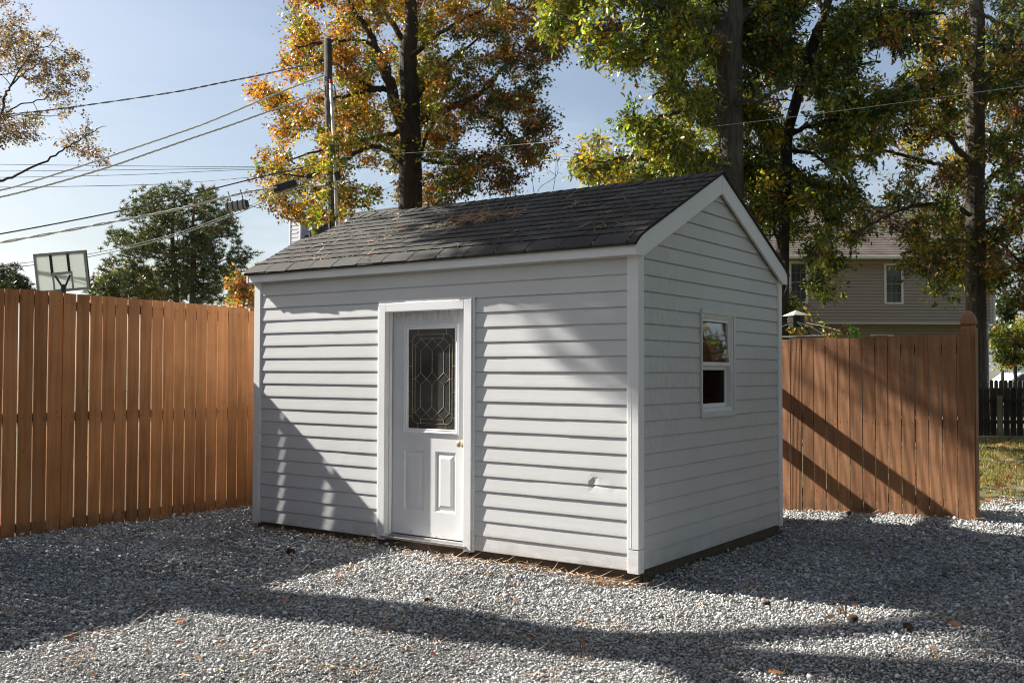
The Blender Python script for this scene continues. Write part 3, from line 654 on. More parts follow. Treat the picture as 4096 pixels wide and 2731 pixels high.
# ------------------------------------------------------------------ fences
def fl_x(y): return -1.198+0.040*(y-0.0)
FL = empty('privacy_fence', (fl_x(0), 0, 0), 0, 'tall tan board privacy fence on the left of the shed with light showing between boards', 'fence')
edges = [-1.844, -1.706, -1.567, -1.431, -1.291, -1.157, -1.02, -0.887, -0.749, -0.615, -0.479, -0.343, -0.211, -0.081, 0.051, 0.184, 0.318, 0.454, 0.587, 0.719, 0.862, 0.996]
while edges[0] > -6.9: edges.insert(0, edges[0]-0.1375)
while edges[-1] < 4.45: edges.append(edges[-1]+0.1365)
FTOP = lambda y: 2.196-0.0175*(y+0.6)
b = MB(); nb = MB()
gaps = {}
for k in range(len(edges)-1):
    y0, y1 = edges[k], edges[k+1]; b.cur = random.random(); rr = random.Random(k*7+1)
    gk = 1.0 if y1 < -0.2 else 0.72; g0, g1 = rr.uniform(0.0036, 0.0078)*gk, rr.uniform(0.0036, 0.0078)*gk; sh = rr.uniform(-0.0012, 0.0012); zt = FTOP((y0+y1)/2)+rr.gauss(0, 0.003)
    if y0 > 0.85: zt -= 0.022
    zt2 = zt+rr.gauss(0, 0.002); tk = 0.013; xo = rr.gauss(0, 0.0015); zb = -0.22; ns = 6
    rings = []
    for i in range(ns+1):
        t = i/ns; wv0 = rr.gauss(0, .0007); wv1 = rr.gauss(0, .0007); bow = 0.002*math.sin(math.pi*t)*sh*800*0.2
        ya, yb = y0+g0+sh*(2*t-1)+wv0, y1-g1+sh*(2*t-1)+wv1
        za, zb2 = zb+(zt-zb)*t, zb+(zt2-zb)*t
        rings.append([b._v((fl_x(y)+xo+o_+bow*0.1, y, z)) for (y, z, o_) in ((ya, za, 0), (yb, zb2, 0), (yb, zb2, -tk), (ya, za, -tk))])
    for i in range(ns):
        for q in range(4): b.f.append([rings[i][q], rings[i][(q+1) % 4], rings[i+1][(q+1) % 4], rings[i+1][q]]); b.mi.append(0)
    b.f.append(rings[-1]); b.mi.append(0); b.f.append(rings[0][::-1]); b.mi.append(0)
    b.m = 1
    for zr in (zt-0.085, 1.03, 0.06):
        for fy in (0.22, 0.78):
            yy = y0+(y1-y0)*fy+rr.gauss(0, .008); b.box(fl_x(yy)+xo, fl_x(yy)+xo+0.0012, yy-0.003, yy+0.003, zr-0.003+rr.gauss(0, .008), zr+0.004)
    b.m = 0
off = Vector(FL.location)
def reloc(mb, o):
    mb.v = [tuple(Vector(p)-o) for p in mb.v]
reloc(b, off); b.build('board_panel', [M['fence_l'], M['dark']], FL)
for (z0, z1) in ((2.055, 2.145), (0.985, 1.075), (-0.02, 0.07)):
    b = MB(); b.cur = random.random()
    for k in range(4):
        ya, yb = -6.9+k*2.84, -6.9+(k+1)*2.84-0.004; dz = FTOP((ya+yb)/2)-2.196 if z0 > 2 else 0
        b.box(0, 0, 0, 0, 0, 0) if False else b.prism([(fl_x(ya)-0.057, ya), (fl_x(ya)-0.0165, ya), (fl_x(yb)-0.0165, yb), (fl_x(yb)-0.057, yb)], lambda a, c_, t: (a, c_, t), z0+dz, z1+dz)
    reloc(b, off); b.build('rail', M['fence_l'], FL)
for k in range(5):
    y = -6.8+k*2.75; b = MB(); b.cur = .3; b.box(fl_x(y)-0.148, fl_x(y)-0.0575, y-0.045, y+0.045, -0.3, FTOP(y)-0.06); reloc(b, off); b.build('post', M['fence_l'], FL)
# right fence
RFX = [3.683, 3.793, 3.926, 4.059, 4.192, 4.324, 4.457, 4.591, 4.724, 4.855, 4.992, 5.128, 5.265, 5.397, 5.542, 5.706]
while RFX[0] > -0.9: RFX.insert(0, RFX[0]-0.1335)
rf_y = lambda x: 4.37-0.02*(x-3.69)
FR = empty('privacy_fence', (5.0, rf_y(5.0), 0), 0, 'brown board fence behind the right end of the shed ending in a pointed post', 'fence')
off = Vector(FR.location); b = MB()
for k in range(len(RFX)-1):
    x0, x1 = RFX[k], RFX[k+1]; rr = random.Random(k*11+3); b.cur = rr.random(); last = k == len(RFX)-2
    g_ = rr.uniform(0.0032, 0.0062); zt = 1.857+rr.gauss(0, 0.005)-(0.015 if x0 < 4.5 else 0)+(0.006 if 5.0 < x0 < 5.2 else 0); tl = rr.gauss(0, 0.0012); yo = rr.gauss(0, 0.002)-(0.006 if last else 0)
    pts = []
    for z in (-0.2, 0.45, 1.0, 1.5, zt):
        a, c_ = x0+g_+tl*z+rr.gauss(0, .0006), x1-g_+tl*z+rr.gauss(0, .0006)
        pts.append([b._v((a, rf_y(a)+yo, z)), b._v((c_, rf_y(c_)+yo, z+(rr.gauss(0, .002) if z == zt else 0))), b._v((c_, rf_y(c_)+yo+0.022, z)), b._v((a, rf_y(a)+yo+0.022, z))])
    for i in range(4):
        for q in range(4): b.f.append([pts[i][q], pts[i][(q+1) % 4], pts[i+1][(q+1) % 4], pts[i+1][q]]); b.mi.append(0)
    b.f.append(pts[-1]); b.mi.append(0)
    b.m = 1
    for zr in (1.72, 0.94, 0.16):
        for fx in (0.2, 0.8):
            xx = x0+(x1-x0)*fx; zz = zr+rr.gauss(0, .012); b.box(xx-0.004, xx+0.004, rf_y(xx)+yo-0.001, rf_y(xx)+yo, zz-0.004, zz+0.004)
    b.m = 0
reloc(b, off); b.build('board_panel', [M['fence_r'], M['dark']], FR, bevel=0.0)
for (z0, z1) in ((1.67, 1.76), (0.90, 0.99), (0.10, 0.19)):
    b = MB(); b.cur = .4; b.prism([(-0.9, rf_y(-0.9)+0.0265), (5.56, rf_y(5.56)+0.0265), (5.56, rf_y(5.56)+0.065), (-0.9, rf_y(-0.9)+0.065)], lambda a, c_, t: (a, c_, t), z0, z1); reloc(b, off); b.build('rail', M['fence_r'], FR)
for px_ in (5.640, 3.20, 0.80):
    b = MB(); b.cur = .55; w = 0.070; cy = rf_y(px_)+0.0275+w+ (0.04 if px_ < 5 else 0)
    b.box(px_-w, px_+w, cy-w, cy+w, -0.3, 1.925)
    prof = [(1.0, 1.9252), (0.80, 1.936), (0.80, 1.952), (1.0, 1.966), (0.985, 1.99), (0.88, 2.025), (0.68, 2.062), (0.40, 2.090), (0.16, 2.100)]
    rings = [[b._v((px_+sx*w*s_, cy+sy*w*s_, z)) for sx, sy in ((-1, -1), (1, -1), (1, 1), (-1, 1))] for s_, z in prof]
    for i in range(len(rings)-1):
        for q in range(4): b.f.append([rings[i][q], rings[i][(q+1) % 4], rings[i+1][(q+1) % 4], rings[i+1][q]]); b.mi.append(0)
    b.f.append(rings[-1]); b.mi.append(0); reloc(b, off); b.build('post', M['fence_r'], FR)
# unseen rails on a post, added to cast shadow bands on the right fence
tr = empty('shadow_rails', (2.40, 3.6, 0), 0, 'unseen timber rails added behind the shed to cast shadow bands', 'shadow caster')
b = MB(); b.cur = .3; b.box(-0.06, 0.06, -0.45, 0.66, 2.03, 2.16); b.build('rail', M['skid'], tr); b = MB(); b.cur = .6; b.box(-0.06, 0.06, -0.45, 0.66, 1.47, 1.60); b.build('rail', M['skid'], tr)
for yy in (-0.50,):
    b = MB(); b.box(-0.05, 0.05, yy-0.1, yy+0.0495, -0.2, 2.3); b.build('post', M['skid'], tr)

# ------------------------------------------------------------------ trees
def resample(pts, step):
    out = [np.array(pts[0], float)]
    for a, b_ in zip(pts[:-1], pts[1:]):
        a = np.array(a, float); b_ = np.array(b_, float); n = max(1, int(np.linalg.norm((b_-a)[:3])/step))
        for i in range(1, n+1): out.append(a+(b_-a)*i/n)
    return out
def smooth_path(pts, n=4):
    P_ = [np.array(p, float) for p in pts]
    if len(P_) < 3: return P_
    out = []
    for i in range(len(P_)-1):
        p0, p1, p2, p3 = P_[max(0, i-1)], P_[i], P_[i+1], P_[min(len(P_)-1, i+2)]
        for k in range(n):
            t = k/n; out.append(0.5*((2*p1)+(-p0+p2)*t+(2*p0-5*p1+4*p2-p3)*t*t+(-p0+3*p1-3*p2+p3)*t**3))
    out.append(P_[-1]); return out
def inpoly(x, y, poly):
    c = False; n = len(poly)
    for i in range(n):
        (xa, ya), (xb, yb) = poly[i], poly[(i+1) % n]
        if (ya > y) != (yb > y) and x < (xb-xa)*(y-ya)/(yb-ya)+xa: c = not c
    return c
def oak_leaf():
    out = [(0, 0.02), (0.14, 0.10), (0.20, 0.06), (0.34, 0.24), (0.44, 0.09), (0.60, 0.30), (0.68, 0.10), (0.84, 0.19), (1.0, 0.0)]
    V = [(x, y, 0.10*abs(y)) for x, y in out]+[(x, -y, 0.10*abs(y)) for x, y in out[1:-1]]
    V += [(0.5, 0, -0.02)]
    n = len(out); up = list(range(n)); F = [[0, 1, 2, 3, 4, 17-0] if False else up[:], [0]+[n+i for i in range(n-2)]+[n-1]]
    F = [up[::-1], [0]+[n+i for i in range(n-2)]+[n-1]]
    return np.array(V[:-1]), F
def star_leaf():
    V = [(0, 0, 0)]
    out = [(0, .04), (.22, .13), (.28, .42), (.45, .2), (.62, .3), (.66, .13), (1, 0)]
    V = [(x, y, 0.12*abs(y)) for x, y in out]+[(x, -y, 0.12*abs(y)) for x, y in out[1:-1]]
    n = len(out); F = [list(range(n))[::-1], [0]+[n+i for i in range(n-2)]+[n-1]]
    return np.array(V), F
OAK, STAR = oak_leaf(), star_leaf()
def hsvj(c, rs, n, hv=0.12, vv=0.28):
    c = np.array(c)[None]*np.ones((n, 1)); v = np.exp(rs.normal(0, vv, (n, 1))); j = np.exp(rs.normal(0, hv, (n, 3))); return np.clip(c*v*j, 0.004, 0.8)
def grow(name, label, cat, group, trunk, limbs, clumps, clump_r, leaves_n, leaf_len, palette, bark, leafT, seed, twig_r=0.012, dens=None, bare=0.0, up=0.2, link_max=99, part='crown'):
    """trunk/limbs: list of [(x,y,z,r)...] world paths. clumps: (N,3) centres. palette(center, rs)->base colour"""
    rs = np.random.RandomState(seed)
    root = empty(name, (trunk[0][0], trunk[0][1], max(trunk[0][2], -0.3)), 0, label, cat, group); off = np.array(root.location)
    tb = MB(); tp = smooth_path(trunk, 4)
    tb.cur = rs.uniform()
    wob = [np.array([rs.normal(0, .02)*p[3], rs.normal(0, .02)*p[3], 0, 0])+p for p in tp]
    tb.tube([p[:3]-off for p in wob], [p[3] for p in wob], 14)
    tb.build('trunk', bark, root, smooth=True)
    nodes = []; nr = []
    for p in resample([p for p in tp], 0.3):
        if p[2] > 1.5: nodes.append(p[:3]); nr.append(p[3])
    lb = MB()
    for l in limbs:
        sp = smooth_path(l, 5)
        for p in sp[1:]: p[:3] += rs.normal(0, 0.02, 3)
        lb.tube([p[:3]-off for p in sp], [p[3] for p in sp], 8)
        for p in resample(sp, 0.25): nodes.append(p[:3]); nr.append(p[3])
    nodes = np.array(nodes); nr = np.array(nr)
    d0 = np.array([np.min(np.linalg.norm(nodes-c, axis=1)) for c in clumps]); order = np.argsort(d0)
    LX, LD, LU, LC, LS = [], [], [], [], []
    for ci in order:
        c = clumps[ci]; dv = c-nodes; d = np.linalg.norm(dv, axis=1)
        cost = d*(1.0+0.35*(dv[:, 2] < -0.3)) - 0.0*nr
        k = int(np.argmin(cost)); a = nodes[k]
        if d[k] > link_max: continue
        ln_ = d[k]; mid = a*0.5+c*0.5+np.array([0, 0, up*0.25*ln_])+rs.normal(0, 0.07*ln_, 3)
        r0 = min(nr[k]*0.7, twig_r+0.011*ln_); sp = smooth_path([np.r_[a, r0], np.r_[mid, r0*0.75], np.r_[c, twig_r*0.5]], 3)
        lb.tube([p[:3]-off for p in sp], [p[3] for p in sp], 4, cap=False)
        new = [p[:3] for p in sp[1:]]; nodes = np.vstack([nodes, new]); nr = np.r_[nr, [p[3] for p in sp[1:]]]
        if rs.uniform() < bare: continue
        cr = clump_r*rs.uniform(0.7, 1.35); nl = int(leaves_n*rs.uniform(0.6, 1.4)*(cr/clump_r)**1.6)
        # short twigs radiating from the clump, leaves hang along them
        nt = max(4, nl//9); out = c-a; out = out/(np.linalg.norm(out)+1e-6)
        pc = palette(c, rs)
        for _ in range(nt):
            dr = rs.normal(size=3); dr /= np.linalg.norm(dr); dr = dr*0.9+out*0.45; dr[2] *= 0.75; e = c+dr*cr*rs.uniform(0.4, 1.15); s_ = c-out*cr*0.3+rs.normal(0, .06, 3)*cr
            m_ = (s_+e)/2+np.array([0, 0, 0.08*cr]); lb.tube([s_-off, m_-off, e-off], [twig_r*0.4, twig_r*0.32, twig_r*0.2], 3, cap=False)
            q = max(2, int(nl/nt)); t = rs.uniform(0.25, 1.05, (q, 1)); pos = s_*(1-t)+e*t+rs.normal(0, 0.16*cr, (q, 3))
            ld = (e-s_)[None]/np.linalg.norm(e-s_)*0.8+rs.normal(0, 0.75, (q, 3)); ld[:, 2] -= 0.35
            LX.append(pos); LD.append(ld); LU.append(np.array([0, 0, 1.0])+rs.normal(0, 0.75, (q, 3)))
            cc_ = hsvj(pc, rs, q, .16, .32); k2_ = rs.uniform(size=q) < .38; cc_[k2_] = hsvj(palette(c, rs), rs, q, .16, .32)[k2_]; LC.append(cc_); LS.append(leaf_len*rs.uniform(0.65, 1.25, q))
    lb.build('branches', bark, root)
    X = np.concatenate(LX)-off; Dn = np.concatenate(LD); U = np.concatenate(LU); C = np.concatenate(LC); s_ = np.concatenate(LS)
    V, F = leafT; Sc = np.stack([s_, s_*rs.uniform(0.8, 1.15, len(s_)), s_], 1)
    stamp(part, V, F, X, rot_from(Dn, U), Sc, C, M['leaf'], root)
    print(name, 'leaves', len(X)); return root
def px_path(pts, d, r, dd=0.0):
    """image path -> world path at depth d (dd: extra depth towards the tip), radii r0->r1"""
    n = len(pts); rr = r if len(r) == n else list(np.linspace(r[0], r[-1], n))
    return [(*P(x, y, d+dd*i/max(1, n-1)), rr[i]) for i, (x, y) in enumerate(pts)]
def crown_pts(polys, d, thick, n, rs, mind_px, freq=0.0045, thr=-0.12, clear=None, cw=75):
    """clump centres: inside an outline, spread through the crown's depth, with holes"""
    xs = [p[0] for q in polys for p in q]; ys = [p[1] for q in polys for p in q]
    pts, got = [], []; tries = 0
    cx, cy = (min(xs)+max(xs))/2, (min(ys)+max(ys))/2; wx_, wy_ = (max(xs)-min(xs))/2, (max(ys)-min(ys))/2
    while len(pts) < n and tries < n*60:
        tries += 1; x, y = rs.uniform(min(xs), max(xs)), rs.uniform(min(ys), max(ys))
        if not any(inpoly(x, y, q) for q in polys): continue
        if mnoise.noise((x*freq, y*freq, d)) + 0.5*mnoise.noise((x*freq*2.3, y*freq*2.3, d+5)) < thr: continue
        ex, ey = (x-cx)/wx_, (y-cy)/wy_; e = math.sqrt(max(0.12, 1-min(1, ex*ex*0.9+ey*ey*0.5)))
        z = d+thick*e*rs.uniform(-1, 1)
        if clear and z < d+0.3:
            tx = np.interp(y, [q[1] for q in clear], [q[0] for q in clear])
            if abs(x-tx) < cw: z = d+0.5+abs(d-z)
        q = np.array([x, y, (z-d)*FPX/d*0.6])
        if got and np.min(np.linalg.norm(np.array(got)-q, axis=1)) < mind_px: continue
        got.append(q); k = z/d; pts.append(P(2048+(x-2048), y, z))
    return np.array(pts)
def s2(l): return [(x*S, y*S) for x, y in l]
def base_of(px, d, z=-0.05):
    p = P(px, 1400, d); p[2] = z; return p
GREEN, LIME, YEL, ORA, RUST, RED = (0.095, 0.13, 0.020), (0.24, 0.26, 0.028), (0.44, 0.31, 0.028), (0.46, 0.195, 0.024), (0.24, 0.10, 0.028), (0.18, 0.04, 0.018)
DKG = (0.040, 0.062, 0.016)
def pick(rs, opts): 
    w = np.array([o[1] for o in opts], float); return np.array(opts[rs.choice(len(opts), p=w/w.sum())][0])*rs.uniform(0.75, 1.2)
# orange oak behind the pole
rs = np.random.RandomState(11); d = 30.0
polyO = s2([(675, -60), (668, 50), (688, 85), (655, 125), (642, 165), (602, 178), (578, 212), (602, 240), (645, 262), (630, 300), (606, 330), (600, 362), (583, 400), (590, 445), (640, 478), (690, 495), (712, 530), (770, 500), (850, 478), (950, 470), (1050, 455), (1130, 440), (1185, 430), (1215, 395), (1240, 365), (1275, 338), (1262, 302), (1238, 292), (1285, 272), (1232, 248), (1240, 195), (1262, 160), (1300, 120), (1288, 70), (1240, 40), (1226, -60), (1180, -130), (1000, -180), (820, -170), (720, -110)])
cl = crown_pts([polyO], d, 3.4, 1000, rs, 17, freq=0.008, thr=-0.24, clear=[(1646, 110), (1632, 234), (1643, 468), (1641, 733), (1645, 900)], cw=85)
def palO(c, rs):
    x = proj(c)[0]/S; y = proj(c)[1]/S
    if x < 830 or y < 60: return pick(rs, [(ORA, 4.2), (YEL, 2.4), (RUST, 2.6), (LIME, 1.8), (GREEN, 1.8)])
    if x < 1020: return pick(rs, [(ORA, 2), (YEL, 2), (LIME, 2.5), (RUST, 1), (GREEN, 2.5)])
    return pick(rs, [(RUST, 3), (GREEN, 2.5), (ORA, 1), (LIME, 0.8), (DKG, 2.5), (RED, 0.6)])
tk = [(*base_of(1650, d), 0.52)]+px_path([(1648, 1250), (1645, 900), (1641, 733), (1643, 468), (1632, 234), (1646, 110), (1638, -60), (1620, -300)], d, [.40, .37, .36, .29, .27, .2, .15, .08])
lm = [px_path([(1640, 560), (1600, 480), (1569, 374), (1541, 262), (1508, 201), (1475, 122), (1414, 42), (1380, -60)], d-.3, [.2, .19, .17, .14, .11, .09, .07, .04], -1.2),
      px_path([(1569, 365), (1520, 358), (1461, 365), (1400, 380), (1344, 393), (1290, 400)], d-.5, [.09, .08, .07, .055, .045, .03], -1), px_path([(1565, 355), (1500, 350), (1438, 323), (1390, 290), (1349, 262), (1240, 230)], d-.5, [.07, .06, .055, .045, .035, .02], -1.5),
      px_path([(1648, 495), (1690, 478), (1732, 463), (1812, 423), (1905, 388), (1960, 330), (2000, 280), (2040, 250)], d, [.13, .12, .115, .105, .09, .07, .05, .03], -1.0), px_path([(1820, 425), (1859, 430), (1930, 450), (2000, 496), (2080, 560)], d, [.06, .055, .05, .04, .02], -.6),
      px_path([(1660, 700), (1700, 560), (1745, 470), (1770, 400), (1800, 300)], d+.6, [.07, .06, .05, .04, .02], 1.5), px_path([(1655, 636), (1690, 636), (1765, 652), (1835, 641), (1900, 610)], d-.2, [.06, .055, .05, .035, .02], -.8),
      px_path([(1640, 420), (1700, 350), (1780, 260), (1870, 190), (1960, 130)], d+.4, [.09, .08, .06, .045, .02], 1.5), px_path([(1640, 230), (1720, 160), (1830, 90), (1950, 30)], d-.2, [.09, .07, .05, .03], -1), px_path([(1610, 650), (1540, 600), (1470, 590), (1380, 640), (1260, 700), (1130, 700)], d-.5, [.09, .08, .07, .055, .04, .02], -1.5),
      px_path([(1620, 520), (1560, 540), (1450, 560), (1300, 600), (1150, 640)], d-.4, [.08, .07, .055, .04, .02], 1.0), px_path([(1640, 200), (1560, 80), (1480, -60), (1420, -160)], d+.5, [.1, .08, .06, .03], 1), px_path([(1500, 180), (1420, 160), (1300, 170), (1180, 190)], d-1, [.06, .05, .04, .02], -.8)]
grow('oak_tree', 'tall oak with orange and yellow leaves behind the utility pole', 'tree', 'oak trees behind the shed', tk, lm, cl, 0.44, 100, 0.110, palO, M['bark_dark'], STAR, 21, 0.012)
# green oak right behind the shed
rs = np.random.RandomState(12); d = 21.0
polyA = s2([(1228, -40), (1240, 0), (1302, 28), (1240, 48), (1262, 92), (1345, 98), (1352, 128), (1440, 158), (1500, 172), (1562, 190), (1532, 202), (1505, 228), (1492, 252), (1440, 276), (1398, 300), (1378, 322), (1345, 355), (1330, 388), (1352, 412), (1400, 402), (1415, 442), (1470, 420), (1560, 405), (1650, 400), (1720, 420), (1735, 300), (1750, 150), (1760, 0), (1740, -110), (1560, -150), (1380, -110)])
cl = crown_pts([polyA], d, 2.6, 800, rs, 20, freq=0.008, thr=-0.12, clear=[(2922, 60), (2918, 187), (2920, 450), (2924, 700), (2927, 900)], cw=95)
def palA(c, rs):
    return pick(rs, [(GREEN, 4.2), (LIME, 4.8), (YEL, 1.1), (ORA, 0.14), (DKG, 1.4), (RUST, 0.08)])
tk = [(*base_of(2936, d), 0.40)]+px_path([(2932, 1250), (2927, 900), (2924, 700), (2920, 450), (2918, 187), (2922, 60), (2930, -120), (2930, -400)], d, [.31, .275, .262, .26, .27, .26, .2, .09])
lm = [px_path([(2895, 200), (2873, 164), (2812, 117), (2756, 89), (2672, 37), (2560, -20)], d-.2, [.16, .15, .13, .11, .08, .04], -1.6), px_path([(2895, 470), (2877, 444), (2835, 416), (2765, 388), (2700, 360), (2620, 380)], d-.1, [.10, .09, .07, .05, .035, .02], -1), px_path([(2800, 405), (2779, 421), (2690, 454), (2578, 486), (2470, 520)], d-.4, [.05, .045, .04, .03, .018], -1),
      px_path([(2900, 690), (2877, 669), (2812, 655), (2695, 650), (2578, 641), (2499, 631), (2400, 650)], d-.1, [.085, .08, .07, .06, .05, .04, .02], -1), px_path([(2890, 503), (2860, 498), (2810, 486), (2795, 460), (2789, 444)], d-.2, [.05, .045, .04, .03, .02], -.4),
      px_path([(2940, 415), (2966, 412), (3038, 407), (3090, 365), (3160, 346), (3210, 330)], d-.2, [.055, .05, .045, .04, .03, .02], -.8), px_path([(2940, 90), (2985, 45), (3040, 0), (3120, -90)], d, [.15, .14, .12, .07], 1), px_path([(2905, 30), (2820, -60), (2700, -160), (2560, -220)], d+.3, [.13, .1, .07, .03], 1.4), px_path([(2672, 37), (2560, 90), (2440, 120), (2330, 100), (2230, 70)], d-1.4, [.06, .05, .04, .03, .015], -.6), px_path([(2756, 89), (2680, 190), (2600, 240), (2500, 230)], d-.8, [.05, .04, .03, .015], -.8)]
grow('oak_tree', 'big oak with yellow green leaves rising right behind the shed roof peak', 'tree', 'oak trees behind the shed', tk, lm, cl, 0.36, 80, 0.112, palA, M['bark_grey'], OAK, 22, 0.011)
# slender leaning oak
rs = np.random.RandomState(13); d = 22.5
polyC = s2([(1715, -40), (1712, 120), (1700, 250), (1690, 400), (1708, 480), (1722, 560), (1778, 600), (1800, 640), (1832, 662), (1850, 645), (1882, 682), (1900, 668), (1888, 640), (1868, 618), (1892, 605), (1948, 626), (1908, 588), (1898, 560), (1922, 530), (1932, 480), (1975, 468), (1962, 438), (1990, 380), (2040, 310), (2090, 250), (2110, 150), (2110, -40), (2050, -130), (1850, -160), (1740, -110)])
cl = crown_pts([polyC, s2([(1795, 690), (1815, 680), (1830, 712), (1812, 722)]), s2([(1795, 745), (1850, 735), (1862, 770), (1795, 772)])], d, 2.4, 780, rs, 19, freq=0.008, thr=-0.09, clear=[(3295, 70), (3258, 164), (3216, 304), (3174, 444), (3150, 538), (3141, 701)], cw=45)
def palC(c, rs):
    return pick(rs, [(DKG, 2.6), (GREEN, 4), (LIME, 3.4), (YEL, 1.0), (ORA, 0.2), (RED, 0.3)])
tk = [(*base_of(3120, d), 0.20)]+px_path([(3126, 1200), (3134, 850), (3141, 701), (3150, 538), (3174, 444), (3216, 304), (3258, 164), (3295, 70), (3314, 0), (3370, -180), (3400, -400)], d, [.16, .145, .14, .125, .12, .115, .12, .1, .09, .07, .03])
lm = [px_path([(3262, 160), (3277, 117), (3340, 100), (3417, 89), (3510, 61), (3600, 52), (3697, 51), (3780, 60)], d-.1, [.10, .095, .09, .08, .07, .06, .05, .02], -.8), px_path([(3185, 430), (3230, 350), (3320, 300), (3420, 270), (3520, 250)], d+.3, [.06, .055, .045, .035, .02], 1), px_path([(3150, 540), (3220, 510), (3330, 480), (3420, 460), (3560, 420)], d-.2, [.06, .055, .045, .035, .02], -1.2), px_path([(3145, 640), (3200, 690), (3260, 760), (3300, 880), (3330, 1000)], d-.2, [.05, .045, .035, .028, .018], -1.2),
      px_path([(3138, 780), (3100, 860), (3110, 960), (3150, 1080), (3140, 1180)], d-.2, [.045, .04, .03, .025, .015], -1.0), px_path([(3300, 60), (3240, -40), (3140, -140), (3080, -220)], d+.3, [.06, .05, .04, .02], 1), px_path([(3215, 300), (3140, 250), (3060, 220), (3010, 200)], d+.2, [.05, .04, .03, .015], .8), px_path([(3160, 600), (3260, 620), (3350, 690), (3400, 780)], d+.2, [.05, .04, .03, .015], .6)]
grow('oak_tree', 'slender dark oak leaning right between the shed and the tan house', 'tree', 'oak trees behind the shed', tk, lm, cl, 0.36, 84, 0.115, palC, M['bark_dark'], OAK, 23, 0.011)
# oak at the right edge
rs = np.random.RandomState(14); d = 25.0
polyB = s2([(2115, -40), (2110, 120), (2088, 250), (2075, 330), (2080, 385), (2052, 440), (2022, 480), (1972, 500), (1932, 528), (1940, 548), (1962, 562), (2000, 520), (2040, 505), (2062, 548), (2098, 562), (2058, 592), (2082, 622), (2138, 638), (2152, 672), (2192, 692), (2202, 652), (2270, 668), (2302, 652), (2340, 722), (2420, 700), (2520, 600), (2560, 300), (2520, -80), (2400, -150), (2200, -110)])
cl = crown_pts([polyB], d, 3.0, 860, rs, 19, freq=0.009, thr=-0.16, clear=[(3908, 94), (3896, 327), (3899, 514), (3900, 900), (3903, 1300)], cw=60)
def palB(c, rs):
    x = proj(c)[0]/S
    return pick(rs, [(DKG, 2.6), (GREEN, 3), (LIME, 3.0 if x < 2220 else 1.2), (YEL, 2.0 if x < 2220 else .6), (RUST, 1.2), (RED, .3), (ORA, .4)])
tk = [(*base_of(3905, d), 0.34)]+px_path([(3903, 1500), (3903, 1250), (3901, 900), (3900, 700), (3899, 514), (3896, 327), (3908, 94), (3895, -50), (3890, -350)], d, [.255, .245, .235, .23, .235, .24, .19, .15, .06])
lm = [px_path([(3915, 430), (3936, 351), (3978, 271), (4025, 201), (4053, 140), (4096, 56), (4160, -80)], d, [.14, .13, .125, .12, .11, .10, .06], -.8), px_path([(4044, 136), (3978, 89), (3931, 56), (3880, 20)], d-.4, [.06, .05, .04, .02], -.6), px_path([(3890, 650), (3861, 627), (3810, 571), (3782, 533), (3730, 514), (3640, 500)], d-.2, [.09, .08, .07, .06, .045, .02], -1), px_path([(3780, 660), (3697, 641), (3581, 613), (3487, 594), (3420, 640)], d-.8, [.05, .045, .04, .03, .015], -.5), px_path([(3895, 330), (3860, 240), (3820, 180), (3740, 150)], d-.1, [.07, .06, .05, .03], -1), px_path([(3905, 800), (3980, 700), (4080, 640), (4200, 600)], d-.1, [.08, .07, .05, .03], -1), px_path([(3890, 980), (3820, 960), (3700, 980), (3600, 1020)], d-.1, [.05, .04, .03, .015], -1), px_path([(3915, 900), (3990, 960), (4080, 1050), (4140, 1120)], d, [.05, .045, .03, .015], -.8), px_path([(3880, 860), (3780, 820), (3620, 830), (3480, 900), (3400, 960)], d-.3, [.06, .05, .04, .03, .015], -1.5), px_path([(4010, 215), (4100, 260), (4200, 320)], d, [.07, .05, .02], .8)]
grow('oak_tree', 'grey barked oak at the right edge in front of the tan house', 'tree', 'oak trees behind the shed', tk, lm, cl, 0.41, 88, 0.118, palB, M['bark_grey'], OAK, 24, 0.012)
# sparse, nearly bare tree at the upper left
rs = np.random.RandomState(15); d = 34.0; k_ = 0.4677
c2 = lambda l: [(x*k_, y*k_) for x, y in l]
polyD = [c2([(-300, -100), (190, -40), (232, 100), (350, 150), (362, 205), (545, 195), (575, 270), (622, 395), (692, 560), (742, 680), (722, 790), (640, 805), (560, 845), (622, 960), (520, 1005), (335, 1000), (345, 1165), (250, 1250), (50, 1200), (0, 1290), (-300, 1300)]), c2([(535, 1255), (555, 1105), (680, 1150), (830, 985), (900, 955), (1045, 1060), (1040, 1175), (920, 1240), (955, 1400), (870, 1410), (780, 1335), (650, 1335)])]
cl = crown_pts(polyD, d, 2.2, 300, rs, 21, thr=-0.10)
def palD(c, rs): return pick(rs, [((0.24, 0.15, 0.085), 5), ((0.32, 0.18, 0.07), 2), ((0.18, 0.15, 0.07), 2), ((0.15, 0.10, 0.06), 2)])
tk = [(*base_of(-330, d), 0.45)]+px_path([(-320, 1200), (-300, 900), (-250, 700), (-240, 300), (-250, -100)], d, [.36, .32, .28, .2, .05])
